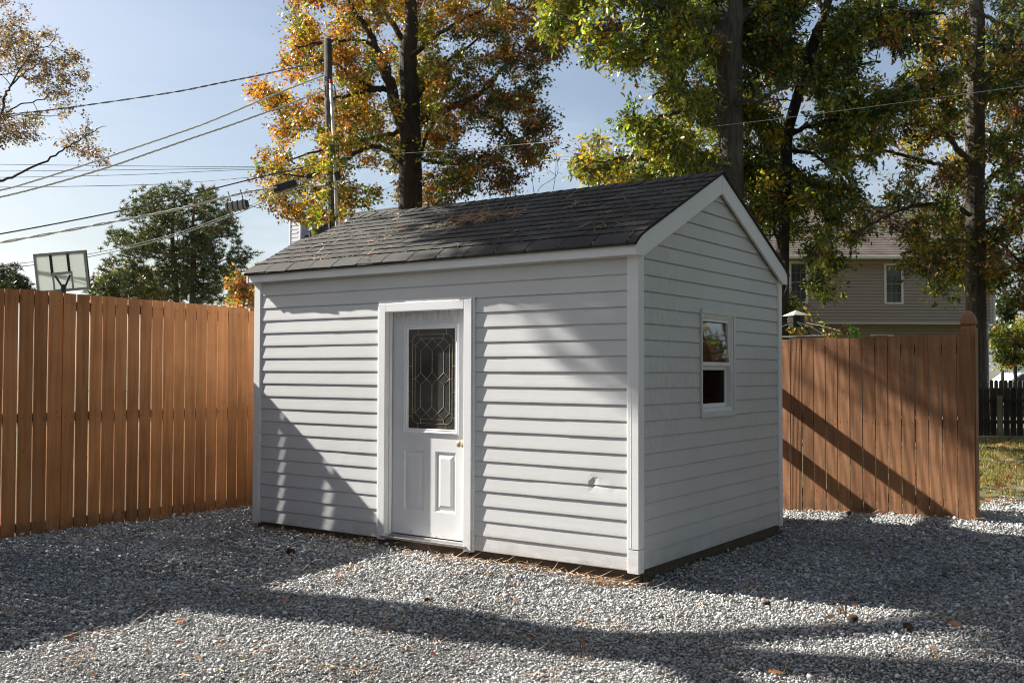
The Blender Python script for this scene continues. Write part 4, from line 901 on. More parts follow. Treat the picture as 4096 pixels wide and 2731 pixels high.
lm = [px_path([(-250, 760), (-120, 620), (-30, 510), (0, 470), (21, 388), (42, 341), (89, 262), (154, 196), (201, 178), (234, 117)], d, [.18, .15, .12, .10, .09, .075, .055, .04, .03, .015], -1), px_path([(-40, 520), (0, 477), (37, 444), (84, 416), (164, 402), (210, 369), (257, 346)], d-.2, [.07, .06, .055, .05, .04, .03, .012], -.8), px_path([(42, 341), (94, 295), (140, 262), (187, 248), (240, 235)], d-.3, [.06, .05, .04, .03, .012], .8), px_path([(-200, 330), (0, 299), (61, 280), (100, 262)], d, [.06, .045, .035, .015], .5), px_path([(-240, 320), (-60, 250), (0, 224), (28, 196), (89, 154), (126, 126)], d, [.09, .06, .05, .045, .03, .012], 1), px_path([(-260, 860), (-80, 760), (-23, 733), (70, 700), (187, 641), (262, 594), (327, 556), (369, 533), (430, 500)], d-.5, [.14, .12, .105, .09, .075, .06, .045, .035, .015], -.6), px_path([(-240, 300), (-150, 100), (-40, 20), (40, 10)], d, [.08, .06, .04, .015], .6), px_path([(-40, 500), (40, 465), (150, 462), (250, 465)], d+.3, [.05, .04, .03, .012], .4), px_path([(-30, 510), (30, 530), (100, 560), (150, 550)], d, [.045, .04, .03, .012], .4)]
lm = [[(a, b_, c_, r_*.45) for a, b_, c_, r_ in l] for l in lm]
grow('bare_tree', 'thinning autumn tree with sparse brown leaves at the upper left edge', 'tree', None, tk, lm, cl, 0.42, 36, 0.105, palD, M['bark_dark'], STAR, 25, 0.013, bare=0.12)
# out of frame oak to the left: its trunk and crown shade the yard
rs = np.random.RandomState(16); cl = []; tries = 0
while len(cl) < 480 and tries < 30000:
    tries += 1; x = rs.uniform(-9.5, -4.4); y = rs.uniform(-10, 5.0)
    zlo = 7.78-0.70*(x+5)+0.25*math.sin(1.3*y)+0.2*mnoise.noise((y*0.9, x, 1)); z = zlo+0.35+abs(rs.normal(0, 1.5))*(1+0.2*rs.uniform())
    ye = y-0.2*(-5-x); ze = z+0.7*(x+5)
    if mnoise.noise((ye*0.55, ze*0.75, 9.0))+0.45*mnoise.noise((ye*1.5, ze*1.8, 3.0)) < -0.30+0.08*max(0, ze-9.8): continue
    if z > 15: continue
    q = proj((x, y, z-0.8))
    if q[2] > 0 and q[1] > -150 and q[0] > -150: continue
    cl.append((x, y, z))
tk = [(-5.0, -3.45, -0.3, .5), (-5.0, -3.45, 1.5, .42), (-5.02, -3.5, 4.0, .37), (-5.0, -3.45, 6.2, .30), (-5.1, -3.4, 7.6, .22), (-5.4, -3.3, 9.5, .17), (-5.8, -3.3, 12, .08)]
lm = [[(-5.05, -3.45, 6.6, .14), (-5.4, -2.4, 8.0, .12), (-5.8, -1.0, 8.9, .09), (-6.2, 1.0, 9.8, .05)], [(-5.05, -3.45, 6.9, .14), (-5.3, -4.8, 8.3, .12), (-5.8, -6.4, 9.0, .09), (-6.2, -8.0, 9.6, .05)], [(-5.1, -3.4, 7.4, .13), (-6.2, -3.2, 9.5, .1), (-7.6, -2.6, 11, .05)]]
grow('oak_tree', 'oak outside the left edge whose crown shades the yard', 'tree', None, tk, lm, np.array(cl), 0.62, 80, 0.21, palB, M['bark_grey'], OAK, 26, 0.014)

for i_, (x_, y_, lab_) in enumerate(((11.5, 17.5, 'yellow green tree outside the right edge mirrored in the gable window'), (15.5, 21.0, 'olive tree outside the right edge beyond the lawn'))):
    rs = np.random.RandomState(17+i_); cl = np.array([(x_, y_, 4.9)+rs.normal(0, 1, 3)*np.array([2.2, 2.2, 2.4]) for _ in range(190)])
    grow('oak_tree', lab_, 'tree', None, [(x_, y_, -.3, .3), (x_, y_, 2, .25), (x_+.2, y_, 5, .15), (x_+.3, y_, 7.5, .05)], [], cl, 0.5, 60, 0.19, lambda c, r: pick(r, [(LIME, 3), (YEL, 3), (GREEN, 2), (ORA, .6)]), M['bark_grey'], OAK, 28+i_, 0.014)
rs = np.random.RandomState(19); cl = []  # oak crown added out of frame overhead to cut skylight
while len(cl) < 230:
    q = np.array([9.5, -8.6, 9.6])+rs.normal(0, 1, 3)*np.array([3.0, 2.4, 1.6])
    if q[2] < 6.6 or q[0] < 3.5 or q[1] > -4.6-(9-q[2])*.2: continue
    if mnoise.noise((q[0]*.5, q[1]*.5, 4)) < -.25: continue
    cl.append(q)
grow('oak_tree', 'large unseen oak added overhead behind the photographer to block skylight', 'tree', None, [(11.5, -10.5, -.3, .5), (11.5, -10.4, 2, .4), (11.2, -10, 5, .33), (10.5, -9.3, 8, .2), (10, -9, 11, .08)], [[(11.2, -10, 5.2, .16), (9.6, -8.4, 7.5, .1), (7.6, -7.4, 9, .05)]], np.array(cl), 0.8, 46, 0.30, palC, M['bark_grey'], OAK, 131, 0.016)
# pines
def pine(label, group, d, trunks, polys, n, seed, mind, tuft, tint, rt):
    rs = np.random.RandomState(seed); root = None
    t0 = trunks[0]; b0 = base_of(t0[0][0], d); root = empty('pine_tree', b0, 0, label, 'tree', group); off = np.array(b0)
    nodes = []
    lb = MB()
    for tr_ in trunks:
        path = [(*base_of(tr_[0][0], d), rt*1.3)]+px_path(tr_, d, [rt, rt*0.28]); b = MB(); sp = smooth_path(path, 4); b.tube([p[:3]-off for p in sp], [p[3] for p in sp], 9); b.build('trunk', M['bark_pine'], root, smooth=True)
        for p in resample(sp, 0.5):
            if p[2] > 3.2: nodes.append(p[:3])
    nodes = np.array(nodes); cl = crown_pts(polys, d, 2.6, n, rs, mind, freq=0.014, thr=-0.26)
    for c_ in cl:
        q_ = proj(c_)
        for tr_ in trunks:
            if abs(q_[0]-np.interp(q_[1], [t[1] for t in tr_[::-1]], [t[0] for t in tr_[::-1]])) < 15 and q_[2] < d+.4: c_ += AF*1.6
    order = np.argsort([np.min(np.linalg.norm(nodes-c, axis=1)) for c in cl]); X, Dn, C, Sz = [], [], [], []
    for i in order:
        c = cl[i]; dv = c-nodes; dd_ = np.linalg.norm(dv, axis=1)+0.6*np.maximum(0, -dv[:, 2]); k = int(np.argmin(dd_)); a = nodes[k]; ln_ = np.linalg.norm(c-a)
        m_ = a*0.5+c*0.5+np.array([0, 0, -0.06*ln_])+rs.normal(0, .06*ln_, 3); r0 = min(0.07, 0.02+0.014*ln_)
        sp = smooth_path([np.r_[a, r0], np.r_[m_, r0*.7], np.r_[c, .012]], 3); lb.tube([p[:3]-off for p in sp], [p[3] for p in sp], 4, cap=False); nodes = np.vstack([nodes, [p[:3] for p in sp[1:]]])
        nt = rs.randint(3, 7); cc = c+rs.normal(0, 1, (nt, 3))*np.array([.34, .34, .2])*tuft/0.3
        base = np.array(tint)*rs.uniform(0.7, 1.35)*np.array([rs.uniform(.85, 1.3), 1, rs.uniform(.8, 1.1)])
        for q in cc:
            m2 = 26; dr = rs.normal(size=(m2, 3)); dr[:, 2] = dr[:, 2]*0.7+0.35; dr /= np.linalg.norm(dr, axis=1, keepdims=True)
            X.append(np.repeat(q[None], m2, 0)); Dn.append(dr); C.append(hsvj(base, rs, m2, .08, .25)); Sz.append(tuft*rs.uniform(.6, 1.15, m2))
    lb.build('branches', M['bark_pine'], root)
    X = np.concatenate(X)-off; Dn = np.concatenate(Dn); C = np.concatenate(C); s_ = np.concatenate(Sz)
    V = np.array([(0, -.07, 0), (0.6, -.05, 0.02), (1, 0, 0), (0.6, .05, .02), (0, .07, 0)]); U = rs.normal(size=Dn.shape)
    stamp('crown', V, [[0, 1, 2, 3, 4]], X, rot_from(Dn, U), np.stack([s_]*3, 1), C, M['needle'], root); print('pine', len(X)); return root
c5 = lambda l: [(x*k_, 700+y*k_) for x, y in l]
polyP = [c5([(1400, 100), (1550, 85), (1700, 95), (1830, 172), (1900, 262), (1930, 322), (2000, 420), (2058, 520), (2040, 620), (2080, 655), (2200, 675), (2175, 735), (2050, 775), (2082, 845), (1990, 1000), (2040, 1090), (1400, 1080), (800, 1050), (785, 940), (870, 880), (905, 815), (815, 775), (815, 695), (960, 715), (1050, 742), (1095, 680), (965, 600), (1020, 560), (935, 520), (955, 472), (1050, 440), (1100, 302), (1180, 222), (1300, 132)])]
pine('tall twin trunked pine behind the fence between backboard and shed', 'pines beyond the fence', 48.0, [c5([(1505, 1080), (1490, 850), (1475, 600), (1480, 400), (1495, 180)]), c5([(1650, 1080), (1650, 850), (1657, 650), (1650, 450), (1665, 180)])], polyP, 720, 31, 10, 0.22, (0.080, 0.102, 0.050), 0.17)
pine('small distant pine showing above the fence at the left edge', 'pines beyond the fence', 75.0, [c5([(30, 1000), (32, 870), (30, 790)]), c5([(130, 1000), (130, 860)])], [c5([(-160, 790), (0, 775), (62, 780), (72, 845), (160, 850), (205, 920), (262, 955), (262, 1020), (-160, 1020)])], 90, 32, 10, 0.40, (0.04, 0.055, 0.028), 0.16)
# low background trees and shrubs
def bush(name, label, cat, d, poly, n, mind, cr, nl, ll, pal, seed, px0, thick=1.2, group=None):
    rs = np.random.RandomState(seed); cl = crown_pts([poly], d, thick, n, rs, mind, thr=-0.25)
    b0 = base_of(px0, d); top = min(p[1] for p in poly); tp = P(px0, top+0.35*(max(p[1] for p in poly)-top), d)
    tk = [(*b0, .10), (*(b0*0.5+tp*0.5), .08), (*tp, .03)]
    return grow(name, label, cat, group, tk, [], cl, cr, nl, ll, pal, M['bark_dark'], STAR, seed, .012)
bush('autumn_tree', 'small orange leaved tree low beside the shed left corner', 'tree', 42.0, c5([(1970, 900), (2040, 850), (2100, 870), (2190, 840), (2300, 900), (2300, 1160), (1950, 1130)]), 60, 12, .5, 60, .16, lambda c, r: pick(r, [(ORA, 3), (RUST, 3), (LIME, 1.5), (GREEN, 1)]), 41, 975)
bush('autumn_tree', 'yellow green broadleaf tree low behind the pine on its left', 'tree', 56.0, c5([(770, 930), (880, 890), (960, 850), (1100, 800), (1250, 850), (1330, 950), (1400, 1100), (700, 1060), (740, 980), (765, 870)]), 120, 12, .6, 50, .19, lambda c, r: pick(r, [((.12, .14, .03), 4), (YEL, 1.5), (ORA, .8), (GREEN, 2)]), 42, 500)
e8 = lambda l: [(3796+x*.38265, 1150+y*.38265) for x, y in l]
bush('shrub', 'yellow green shrub past the picket fence at the right edge', 'shrub', 46.0, e8([(480, 420), (520, 380), (580, 420), (640, 460), (720, 420), (790, 340), (900, 330), (980, 500), (980, 760), (640, 820), (560, 800), (480, 700)]), 130, 11, .5, 48, .15, lambda c, r: pick(r, [(LIME, 3), (YEL, 2), (GREEN, 3), (DKG, 1)]), 43, 4060)
bush('cedar_tree', 'dark narrow evergreen beyond the right corner of the tan house', 'tree', 55.0, e8([(500, 120), (560, 140), (610, 230), (640, 330), (620, 420), (560, 520), (490, 560), (480, 300)]), 70, 9, .55, 70, .2, lambda c, r: pick(r, [((.03, .045, .02), 3), ((.045, .06, .02), 1)]), 44, 4008)

# ------------------------------------------------------------------ utility pole, cables, splice cases
PD = 25.0
pb = base_of(1325, PD); up_ = empty('utility_pole', pb, 0, 'weathered wooden utility pole with white conduit in front of the orange oak', 'utility pole'); off = np.array(pb)
b = MB(); b.tube([p-off for p in (pb, P(1332, 900, PD), P(1318, 560, PD), P(1311, 158, PD))], [.13, .115, .105, .098], 14); b.build('pole_shaft', M['pole'], up_, smooth=True)
b = MB(); pts = [base_of(1358, PD-.2), P(1347, 905, PD-.2), P(1338, 620, PD-.2), P(1323, 335, PD-.2)]; b.tube([p-off for p in pts], .04, 10); b.build('conduit', M['conduit'], up_, smooth=True)
b = MB(); b.tube([P(1323, 318, PD-.2)-off, P(1324, 332, PD-.2)-off], .046, 10); b.build('conduit_band', M['red'], up_)
b = MB(); b.tube([p-off for p in (P(1300, 305, PD-.15), P(1318, 322, PD-.2), P(1338, 345, PD-.2), P(1343, 380, PD-.2), P(1338, 415, PD-.2))], .016, 6); b.tube([p-off for p in (P(1302, 312, PD-.15), P(1322, 352, PD-.22), P(1340, 372, PD-.22))], .014, 6); b.build('riser_cable', M['cable'], up_)
b = MB(); b.tube([P(1279, 244, PD-.1)-off, P(1290, 244, PD-.1)-off], .05, 8); b.build('insulator', M['black'], up_); b = MB(); b.tube([P(1345, 690, PD-.2)-off, P(1356, 720, PD-.2)-off], .08, 8); b.build('insulator', M['black'], up_)
def cable(label, pts, r, mat, group='cables running to the pole', wave=0.0, bundle=1, name='overhead_cable'):
    """pts: (px, py, depth)"""
    wp = smooth_path([P(*p) for p in pts], 14); o = wp[0]; b = MB()
    for q in range(bundle):
        path = []
        for i, p in enumerate(wp):
            a = i*0.9+q*2*math.pi/bundle; path.append(p-o+np.array([math.cos(a)*.58, math.cos(a)*.81, math.sin(a)])*(r*0.95 if bundle > 1 else wave))
        b.tube(path, r*.8, 5, cap=False)
    ob = b.build(name, mat, None, smooth=True); ob.location = Vector(o); tag(ob, label, 'cable', group); return ob
cable('topmost dark twisted cable from the pole to the bare tree', [(1297, 251, PD), (1190, 269, 25.3), (1026, 304, 25.7), (879, 333, 26), (697, 369, 26.3), (397, 414, 27), (225, 437, 27.3), (0, 460, 27.7), (-400, 480, 28.5)], .014, M['cable'], bundle=2)
cable('upper bright twisted cable with loose loops below the topmost cable', [(1296, 302, PD), (1115, 372, 24.8), (842, 486, 24.5), (678, 545, 24.2), (477, 613, 23.8), (327, 664, 23.5), (108, 733, 23), (0, 762, 22.8), (-300, 830, 22)], .013, M['alu'], bundle=3)
cable('lower bright twisted cable running beneath the looped cable', [(1300, 362, PD), (1099, 437, 24.7), (917, 503, 24.3), (772, 552, 24), (585, 617, 23.6), (444, 666, 23.3), (220, 733, 22.8), (0, 789, 22.4), (-300, 850, 21.8)], .014, M['alu'], bundle=3)
for i, (lb_, ya, ym, yb) in enumerate((('uppermost of the three thin level wires crossing the left sky', 658, 664, 667), ('middle of the three thin level wires crossing the left sky', 685, 680, 673), ('lowest of the three thin level wires crossing the left sky', 710, 700, 679))):
    cable(lb_, [(-300, ya-2, 50), (0, ya, 50), (500, ym, 50), (991, yb, 50), (1500, yb-8, 50)], .016, M['cable'], 'thin level wires in the left sky')
cable('single dark wire rising gently across the small clouds', [(-300, 752, 40), (0, 749, 40), (327, 745, 39), (655, 736, 38), (1020, 707, 36), (1310, 670, 35)], .016, M['cable'], None)
cable('thick dark cable sloping over the pine to the splice tube', [(1318, 640, PD), (1180, 678, 24.7), (1076, 700, 24.4), (842, 758, 23.8), (561, 826, 23), (327, 875, 22.4), (0, 936, 21.6), (-250, 975, 21)], .020, M['cable'])
cable('cable carrying the ribbed splice case', [(1322, 690, PD), (1200, 725, 24.7), (1100, 752, 24.3), (973, 772, 24), (730, 833, 23.2), (468, 885, 22.4), (0, 971, 21), (-250, 1010, 20)], .020, M['alu'], bundle=2)
cable('upper of two bright drop wires passing in front of the pine', [(1330, 725, PD), (1180, 752, 24.6), (1052, 800, 24.2), (921, 856, 23.8), (702, 934, 23), (449, 998, 22.2), (200, 1040, 21), (-200, 1080, 20)], .010, M['alu'])
cable('lower of two bright drop wires passing in front of the pine', [(1332, 735, PD), (1190, 760, 24.6), (1060, 806, 24.2), (930, 862, 23.8), (702, 943, 23), (449, 1008, 22.2), (200, 1052, 21), (-200, 1095, 20)], .012, M['alu'])
cable('thin pale wire running right from the pole across both oaks', [(1340, 631, PD), (1620, 613, 25), (1900, 594, 24.5), (2199, 568, 23.5), (2555, 538, 22), (2966, 493, 19.5), (3160, 469, 19.6), (3567, 416, 19.4), (4200, 330, 19)], .006, M['alu'], None)
# splice case: ribbed box on two hangers
def splice_case(label, x0, y0, x1, y1, d, r, mat, ribs, hang):
    a, c = P(x0, y0, d), P(x1, y1, d); ax = c-a; ln_ = np.linalg.norm(ax); ax /= ln_; o = (a+c)/2
    root = empty('splice_case', o, 0, label, 'splice case', 'splice cases on the cables')
    up = np.array([0, 0, 1.0]); up = up-ax*(up@ax); up /= np.linalg.norm(up); sd = np.cross(ax, up)
    T = lambda u, v, w: tuple(ax*u+sd*v+up*w)
    b = MB(); h = ln_/2; prof = [(-.9, -1), (.9, -1), (1, -.2), (.8, .8), (.3, 1), (-.3, 1), (-.8, .8), (-1, -.2)]
    b.prism([(p*r, q*r) for p, q in prof], lambda v, w, u: T(u, v, w), -h, h); b.build('case_body', mat, root, bevel=.01)
    b = MB()
    for k in range(ribs):
        u = -h+ln_*(k+.5)/ribs; b.prism([(p*r*1.1, q*r*1.12) for p, q in prof], lambda v, w, u_: T(u_, v, w), u-.012, u+.012)
    b.prism([(p*r*.8, q*r*.8) for p, q in prof], lambda v, w, u_: T(u_, v, w), h+.001, h+.045); b.build('rib', M['black'], root)
    if hang:
        for u in (-h*.45, h*.75):
            b = MB(); b.tube([T(u, 0, r), T(u, .01, r+hang*.5), T(u-.03, 0, r+hang)], .012, 6); b.build('hanger', M['black'], root)
    return root
splice_case('grey ribbed splice case hanging from its cable beside the pine', 904, 830, 985, 816, 23.9, .11, M['grey_metal'], 4, .26)
splice_case('black splice case sagging under the cables left of the pole', 1095, 757, 1178, 733, 24.4, .095, M['black'], 2, 0)
splice_case('short dark splice case half hidden in leaves near the pole', 1226, 708, 1272, 696, 24.7, .06, M['black'], 2, 0)
cable('short looped lead hanging from the ribbed splice case', [(988, 820, 23.9), (1012, 826, 23.9), (1040, 832, 24), (1062, 820, 24), (1070, 795, 24.1), (1068, 765, 24.2)], .010, M['cable'], None)
# vine climbing the pole
rs = np.random.RandomState(51); cl = []
for _ in range(26):
    t = rs.uniform(); y = 930-t*420; x = 1326+rs.normal(0, 16+34*(1-t)**1.5)-22*(1-t); cl.append(P(x, y, PD-.45+rs.normal(0, .25)))
vp = [(*base_of(1300, PD-.3), .03), (*P(1318, 1000, PD-.25), .025), (*P(1325, 800, PD-.22), .02), (*P(1318, 600, PD-.2), .012), (*P(1312, 500, PD-.2), .006)]
grow('climbing_vine', 'yellow green vine climbing the lower part of the utility pole', 'vine', None, vp, [], np.array(cl), .30, 30, .13, lambda c, r: pick(r, [(LIME, 4), (YEL, 2), (GREEN, 2), (ORA, 1), (RED, .5)]), M['bark_dark'], STAR, 52, .008, part='foliage')
# thin hanging vine stems in the gap beside the orange oak
b = MB(); rr = random.Random(4)
st = [[(2040, 800), (2052, 700), (2070, 640)], [(2010, 800), (2030, 720), (2055, 672), (2100, 655), (2230, 640)], [(1985, 790), (1960, 700), (1940, 640), (1930, 600)], [(2150, 790), (2160, 750), (2228, 700), (2226, 625)], [(2210, 775), (2222, 700), (2224, 640)], [(1900, 800), (1885, 720), (1880, 640), (1790, 560), (1785, 450)], [(1830, 800), (1825, 640), (1818, 480), (1822, 420)], [(1935, 790), (1990, 715), (2060, 735), (2110, 705)], [(2140, 790), (2120, 640), (2122, 470)], [(1720, 790), (1705, 640), (1698, 500), (1695, 430)]]
o = P(2040, 900, 28); 
for s_ in st: b.tube([p-o for p in smooth_path([P(x, y, 28+rr.uniform(-.6, .6)) for x, y in s_], 4)], .008, 4, cap=False)
for k in range(26):
    s_ = rr.choice(st); x, y = s_[rr.randrange(len(s_))]; b.tube([p-o for p in (P(x, y, 28), P(x+rr.uniform(-50, 50), y-rr.uniform(10, 60), 28))], .005, 3, cap=False)
b.tube([P(2040, 800, 28)-o, P(2045, 1200, 28)-o, base_of(2045, 28)-o], .02, 5)
vo = b.build('bare_vine', M['bark_grey'], None); vo.location = Vector(o); tag(vo, 'pale leafless twigs rising above the roof ridge between two oaks', 'vine')

# ------------------------------------------------------------------ basketball backboard (seen from behind)
bd = 20.6; k6 = 420/2195.0
q6 = lambda x, y, dd=0: P(x*k6, 950+y*k6, bd+dd)
tl, tr_, br_ = q6(690, 350), q6(1790, 262, .25), q6(1880, 1190, .25)
ux = tr_-tl; bw = np.linalg.norm(ux); ux /= bw; uz = (tr_-br_); uz -= ux*(uz@ux); uz /= np.linalg.norm(uz); un = np.cross(ux, uz)
if un@AF > 0: un = -un      # un points to the camera
bh = 0.82; oc = tl
hoop = empty('basketball_hoop', base_of(1330*k6, bd), 0, 'grey framed basketball backboard seen from behind above the left fence', 'basketball hoop'); off = np.array(hoop.location)
T = lambda u, v, w: tuple(oc+ux*u-uz*v+un*w-off)
def bbx(mb, u0, u1, v0, v1, w0, w1): mb.box(u0, u1, v0, v1, w0, w1, T)
b = MB(); bbx(b, 0.02, bw-0.02, 0.02, bh-0.02, -0.012, 0.0); b.build('backboard_panel', M['acrylic'], hoop)
b = MB(); bbx(b, 0, bw, 0, 0.052, -0.03, 0.02); bbx(b, 0, bw, bh-0.05, bh, -0.03, 0.02); bbx(b, 0, 0.036, 0.0525, bh-0.0505, -0.03, 0.02); bbx(b, bw-0.05, bw, 0.0525, bh-0.0505, -0.03, 0.02); b.build('frame', M['grey_metal'], hoop)
b = MB(); bbx(b, bw+0.0005, bw+0.016, 0, bh, -0.04, 0.022); b.build('edge_padding', M['black'], hoop)
for u0 in (.305, .635):
    b = MB(); bbx(b, u0, u0+.05, 0.053, .46, 0.001, 0.05); b.build('strut', M['dkmetal'], hoop)
b = MB(); bbx(b, .325, .72, .42, .47, 0.0505, 0.07); bbx(b, .325, .36, .4705, bh, 0.0505, 0.07); bbx(b, .685, .72, .4705, bh, 0.0505, 0.07); b.build('rim_bracket', M['grey_metal'], hoop)
for (a, c) in (((.38, .49), (.50, .72)), ((.67, .49), (.56, .72))):
    b = MB(); b.tube([T(*a, .03), T(*c, .09)], .02, 6); b.build('brace', M['dkmetal'], hoop)
b = MB(); pb0 = np.array(T(.53, .72, .10)); b.tube([pb0, pb0+np.array(un)*.5-np.array(uz)*.5, np.array((*((pb0+np.array(un)*.6)[:2]), 1.2)), np.array((*((pb0+np.array(un)*.6)[:2]), -0.05))], .055, 10); b.build('post', M['dkmetal'], hoop)

# ------------------------------------------------------------------ tan house (front face square to the lens)
FH = AF.copy(); FH[2] = 0; FH /= np.linalg.norm(FH)
HD = 38.0; KH = HD/FPX
ho = CP+FH*HD; ho[2] = 0.0
house = empty('tan_house', ho, -YAW, 'two storey tan sided house with brown roof behind the right fence', 'house')
hx = lambda px: (px-2048)*KH
hz = lambda py: 1.474+(1483.4-py)*KH
def lapwall(mb, x0, x1, z0, z1, y, pitch, holes=(), lip=0.04):
    z = z0
    while z < z1-1e-4:
        zt = min(z1, z+pitch); cuts = [(x0, x1)]
        for (a, c, za, zb) in holes:
            if z < zb-0.02 and zt > za+0.02:
                nc = []
                for (p, q) in cuts:
                    if c <= p or a >= q: nc.append((p, q))
                    else:
                        if a > p: nc.append((p, a))
                        if c < q: nc.append((c, q))
                cuts = nc
        for (p, q) in cuts:
            mb.face([(p, y-lip, z+.5*lip), (q, y-lip, z+.5*lip), (q, y-0.006, zt), (p, y-0.006, zt)]); mb.face([(p, y-0.004, z), (q, y-0.004, z), (q, y-lip, z+.5*lip), (p, y-lip, z+.5*lip)])
        z = zt
hL, hR = 1.8, hx(3972); zE, zO = hz(1026), hz(1287)
wins = [(hx(3157), hx(3233), hz(1210), hz(1040)), (hx(3538), hx(3615), hz(1211), hz(1049)), (hx(3780), hx(3845), hz(1146), hz(1040)), (hx(2960), hx(3030), hz(1210), hz(1040))]
b = MB(); lapwall(b, hL, hR, zO, zE, 0, 12.9*KH, wins); b.box(hL, hR, 0.02, 9.0, zO+.02, zE); b.build('upper_wall', M['tan'], house)
b = MB(); lapwall(b, hL, hx(3938), 0, zO-.02, .7, 12.9*KH, [(hx(3506), hx(3602), .9, hz(1329))]); b.box(hL+.1, hx(3938), .72, 9.0, 0, zO-.03); b.build('lower_wall', M['tan'], house)
b = MB(); lapwall(b, hx(3938.5), hR-.02, 0, zO-.02, .3, 9*KH); b.box(hx(3938.5), hR-.02, .31, 8.9, 0, zO-.03); b.build('brick_wall', M['brick'], house)
b = MB(); b.box(hL-.02, hR+.02, -.03, .68, zO-.03, zO+.012); b.build('trim_board', M['cream'], house)
b = MB(); b.box(hR-.09, hR+.03, -.035, .05, zO+.013, zE-.05); b.build('corner_board', M['cream'], house)
zR = hz(821)*1.0; yR = 4.7; zR = 1.474+(1483.4-822)*(HD+yR)/FPX
def roofz(y): return zE+.02+(y+.5)*(zR-zE-.02)/(yR+.5)
b = MB(); ncr = 30
for k in range(ncr):
    y0, y1 = -.5+(yR+.5)*k/ncr, -.5+(yR+.5)*(k+1)/ncr; b.cur = random.random()
    nx = 14
    for q in range(nx):
        xa, xb = hL-.4+(hR+.4-hL+.4)*q/nx, hL-.4+(hR+.8-hL)*(q+1)/nx if False else hL-.4+(hR+.8-hL)*(q+1)/nx
        xa = hL-.4+(hR+.8-hL)*q/nx; b.cur = random.random()*.5+.25
        b.face([(xa, y0, roofz(y0)+.022), (xb, y0, roofz(y0)+.022), (xb, y1, roofz(y1)+.004), (xa, y1, roofz(y1)+.004)]); b.face([(xa, y0, roofz(y0)), (xb, y0, roofz(y0)), (xb, y0, roofz(y0)+.022), (xa, y0, roofz(y0)+.022)])
b.face([(hL-.4, yR, zR), (hR+.4, yR, zR), (hR+.4, 2*yR+.5, roofz(-.5)), (hL-.4, 2*yR+.5, roofz(-.5))]); b.box(hL-.4, hR+.4, yR-.12, yR+.12, zR-.02, zR+.035)
hroof = b.build('roof', M['tan_roof'], house)
b = MB(); b.prism([(-.02, zE), (yR, zR-.06), (2*yR, zE)], lambda a, c_, t: (t, a, c_), hR-.2, hR-.02); b.build('gable_end', M['tan'], house); b = MB(); b.prism([(-.02, zE), (yR, zR-.06), (2*yR, zE)], lambda a, c_, t: (t, a, c_), hL+.02, hL+.2); b.build('gable_end', M['tan'], house)
b = MB(); b.box(hL-.4, hR+.4, -.62, -.5, zE-.10, zE+.02); b.build('gutter', M['cream'], house, bevel=.02)
b = MB(); b.box(hL-.4, hR+.4, -.499, -.001, zE-.09, zE-.05); b.box(hL, hR, -.03, -.001, zE-.25, zE-.095); b.build('soffit', M['tan'], house)
yv = 2.45; xv = (3414-2048)/FPX*(HD+yv); b = MB(); b.tube([(xv, yv, roofz(yv)-.05), (xv, yv, roofz(yv)+.34)], .045, 8); b.build('roof_vent', M['conduit'], hroof)
b = MB(); b.tube([(xv, yv, roofz(yv)), (xv, yv, roofz(yv)+.06)], .08, 8); b.build('vent_flashing', M['dark'], hroof)
for (x0, x1, z0, z1), rowsn in zip(wins, (6, 6, 4, 6)):
    b = MB(); fw = .085; b.box(x0, x0+fw, -.045, .0, z0, z1); b.box(x1-fw, x1, -.045, .0, z0, z1); b.box(x0+fw, x1-fw, -.045, .0, z1-.07, z1); b.box(x0+fw, x1-fw, -.05, .0, z0, z0+.07); w = b.build('window', M['cream'], house)
    b = MB(); b.box(x0+fw, x1-fw, -.012, -.004, z0+.07, z1-.07); b.build('pane', M['winglass'], w)
    b = MB(); gx0, gx1, gz0, gz1 = x0+fw, x1-fw, z0+.07, z1-.07
    for i in (1, 2): b.box(gx0+(gx1-gx0)*i/3-.009, gx0+(gx1-gx0)*i/3+.009, -.020, -.0125, gz0, gz1)
    for i in range(1, 4): zz = gz0+(gz1-gz0)*i/4; hh_ = .022 if i == 2 else .009; b.box(gx0, gx1, -.024, -.0205, zz-hh_, zz+hh_)
    b.build('muntin', M['winframe'], w)
b = MB(); x0, x1, z1 = hx(3506), hx(3602), hz(1329); b.box(x0, x1, .64, .70, z1-.08, z1); b.box(x0, x0+.08, .64, .7, .9, z1-.08); b.box(x1-.08, x1, .64, .7, .9, z1-.08); b.box(x0+.08, x1-.08, .64, .7, .9, .98); w = b.build('window', M['cream'], house); b = MB(); b.box(x0+.08, x1-.08, .67, .69, .98, z1-.08); b.build('pane', M['winglass'], w)
b = MB(); x0, x1 = hx(3956), hx(3966); b.box(x0, x1, .268, .277, hz(1495), hz(1345)); b.build('narrow_window', M['winglass'], house)
b = MB(); b.tube([(hR+.02, -.1, zE-.1), (hR+.02, -.1, hz(1292)), (hx(3950), .18, hz(1326)), (hx(3950), .2, 0)], .045, 8); b.build('downspout', M['conduit'], house)
b = MB(); b.box(hx(3121), hx(3146), -.12, -.023, hz(1182), hz(1170)); b.lathe([(.03, 0), (.06, .1), (.05, .14)], (hx(3124), -.12, hz(1176)), 8, (0.4, -.5, -.6)); b.lathe([(.03, 0), (.06, .1), (.05, .14)], (hx(3142), -.12, hz(1176)), 8, (.7, -.5, -.5)); b.build('floodlight', M['cream'], house)

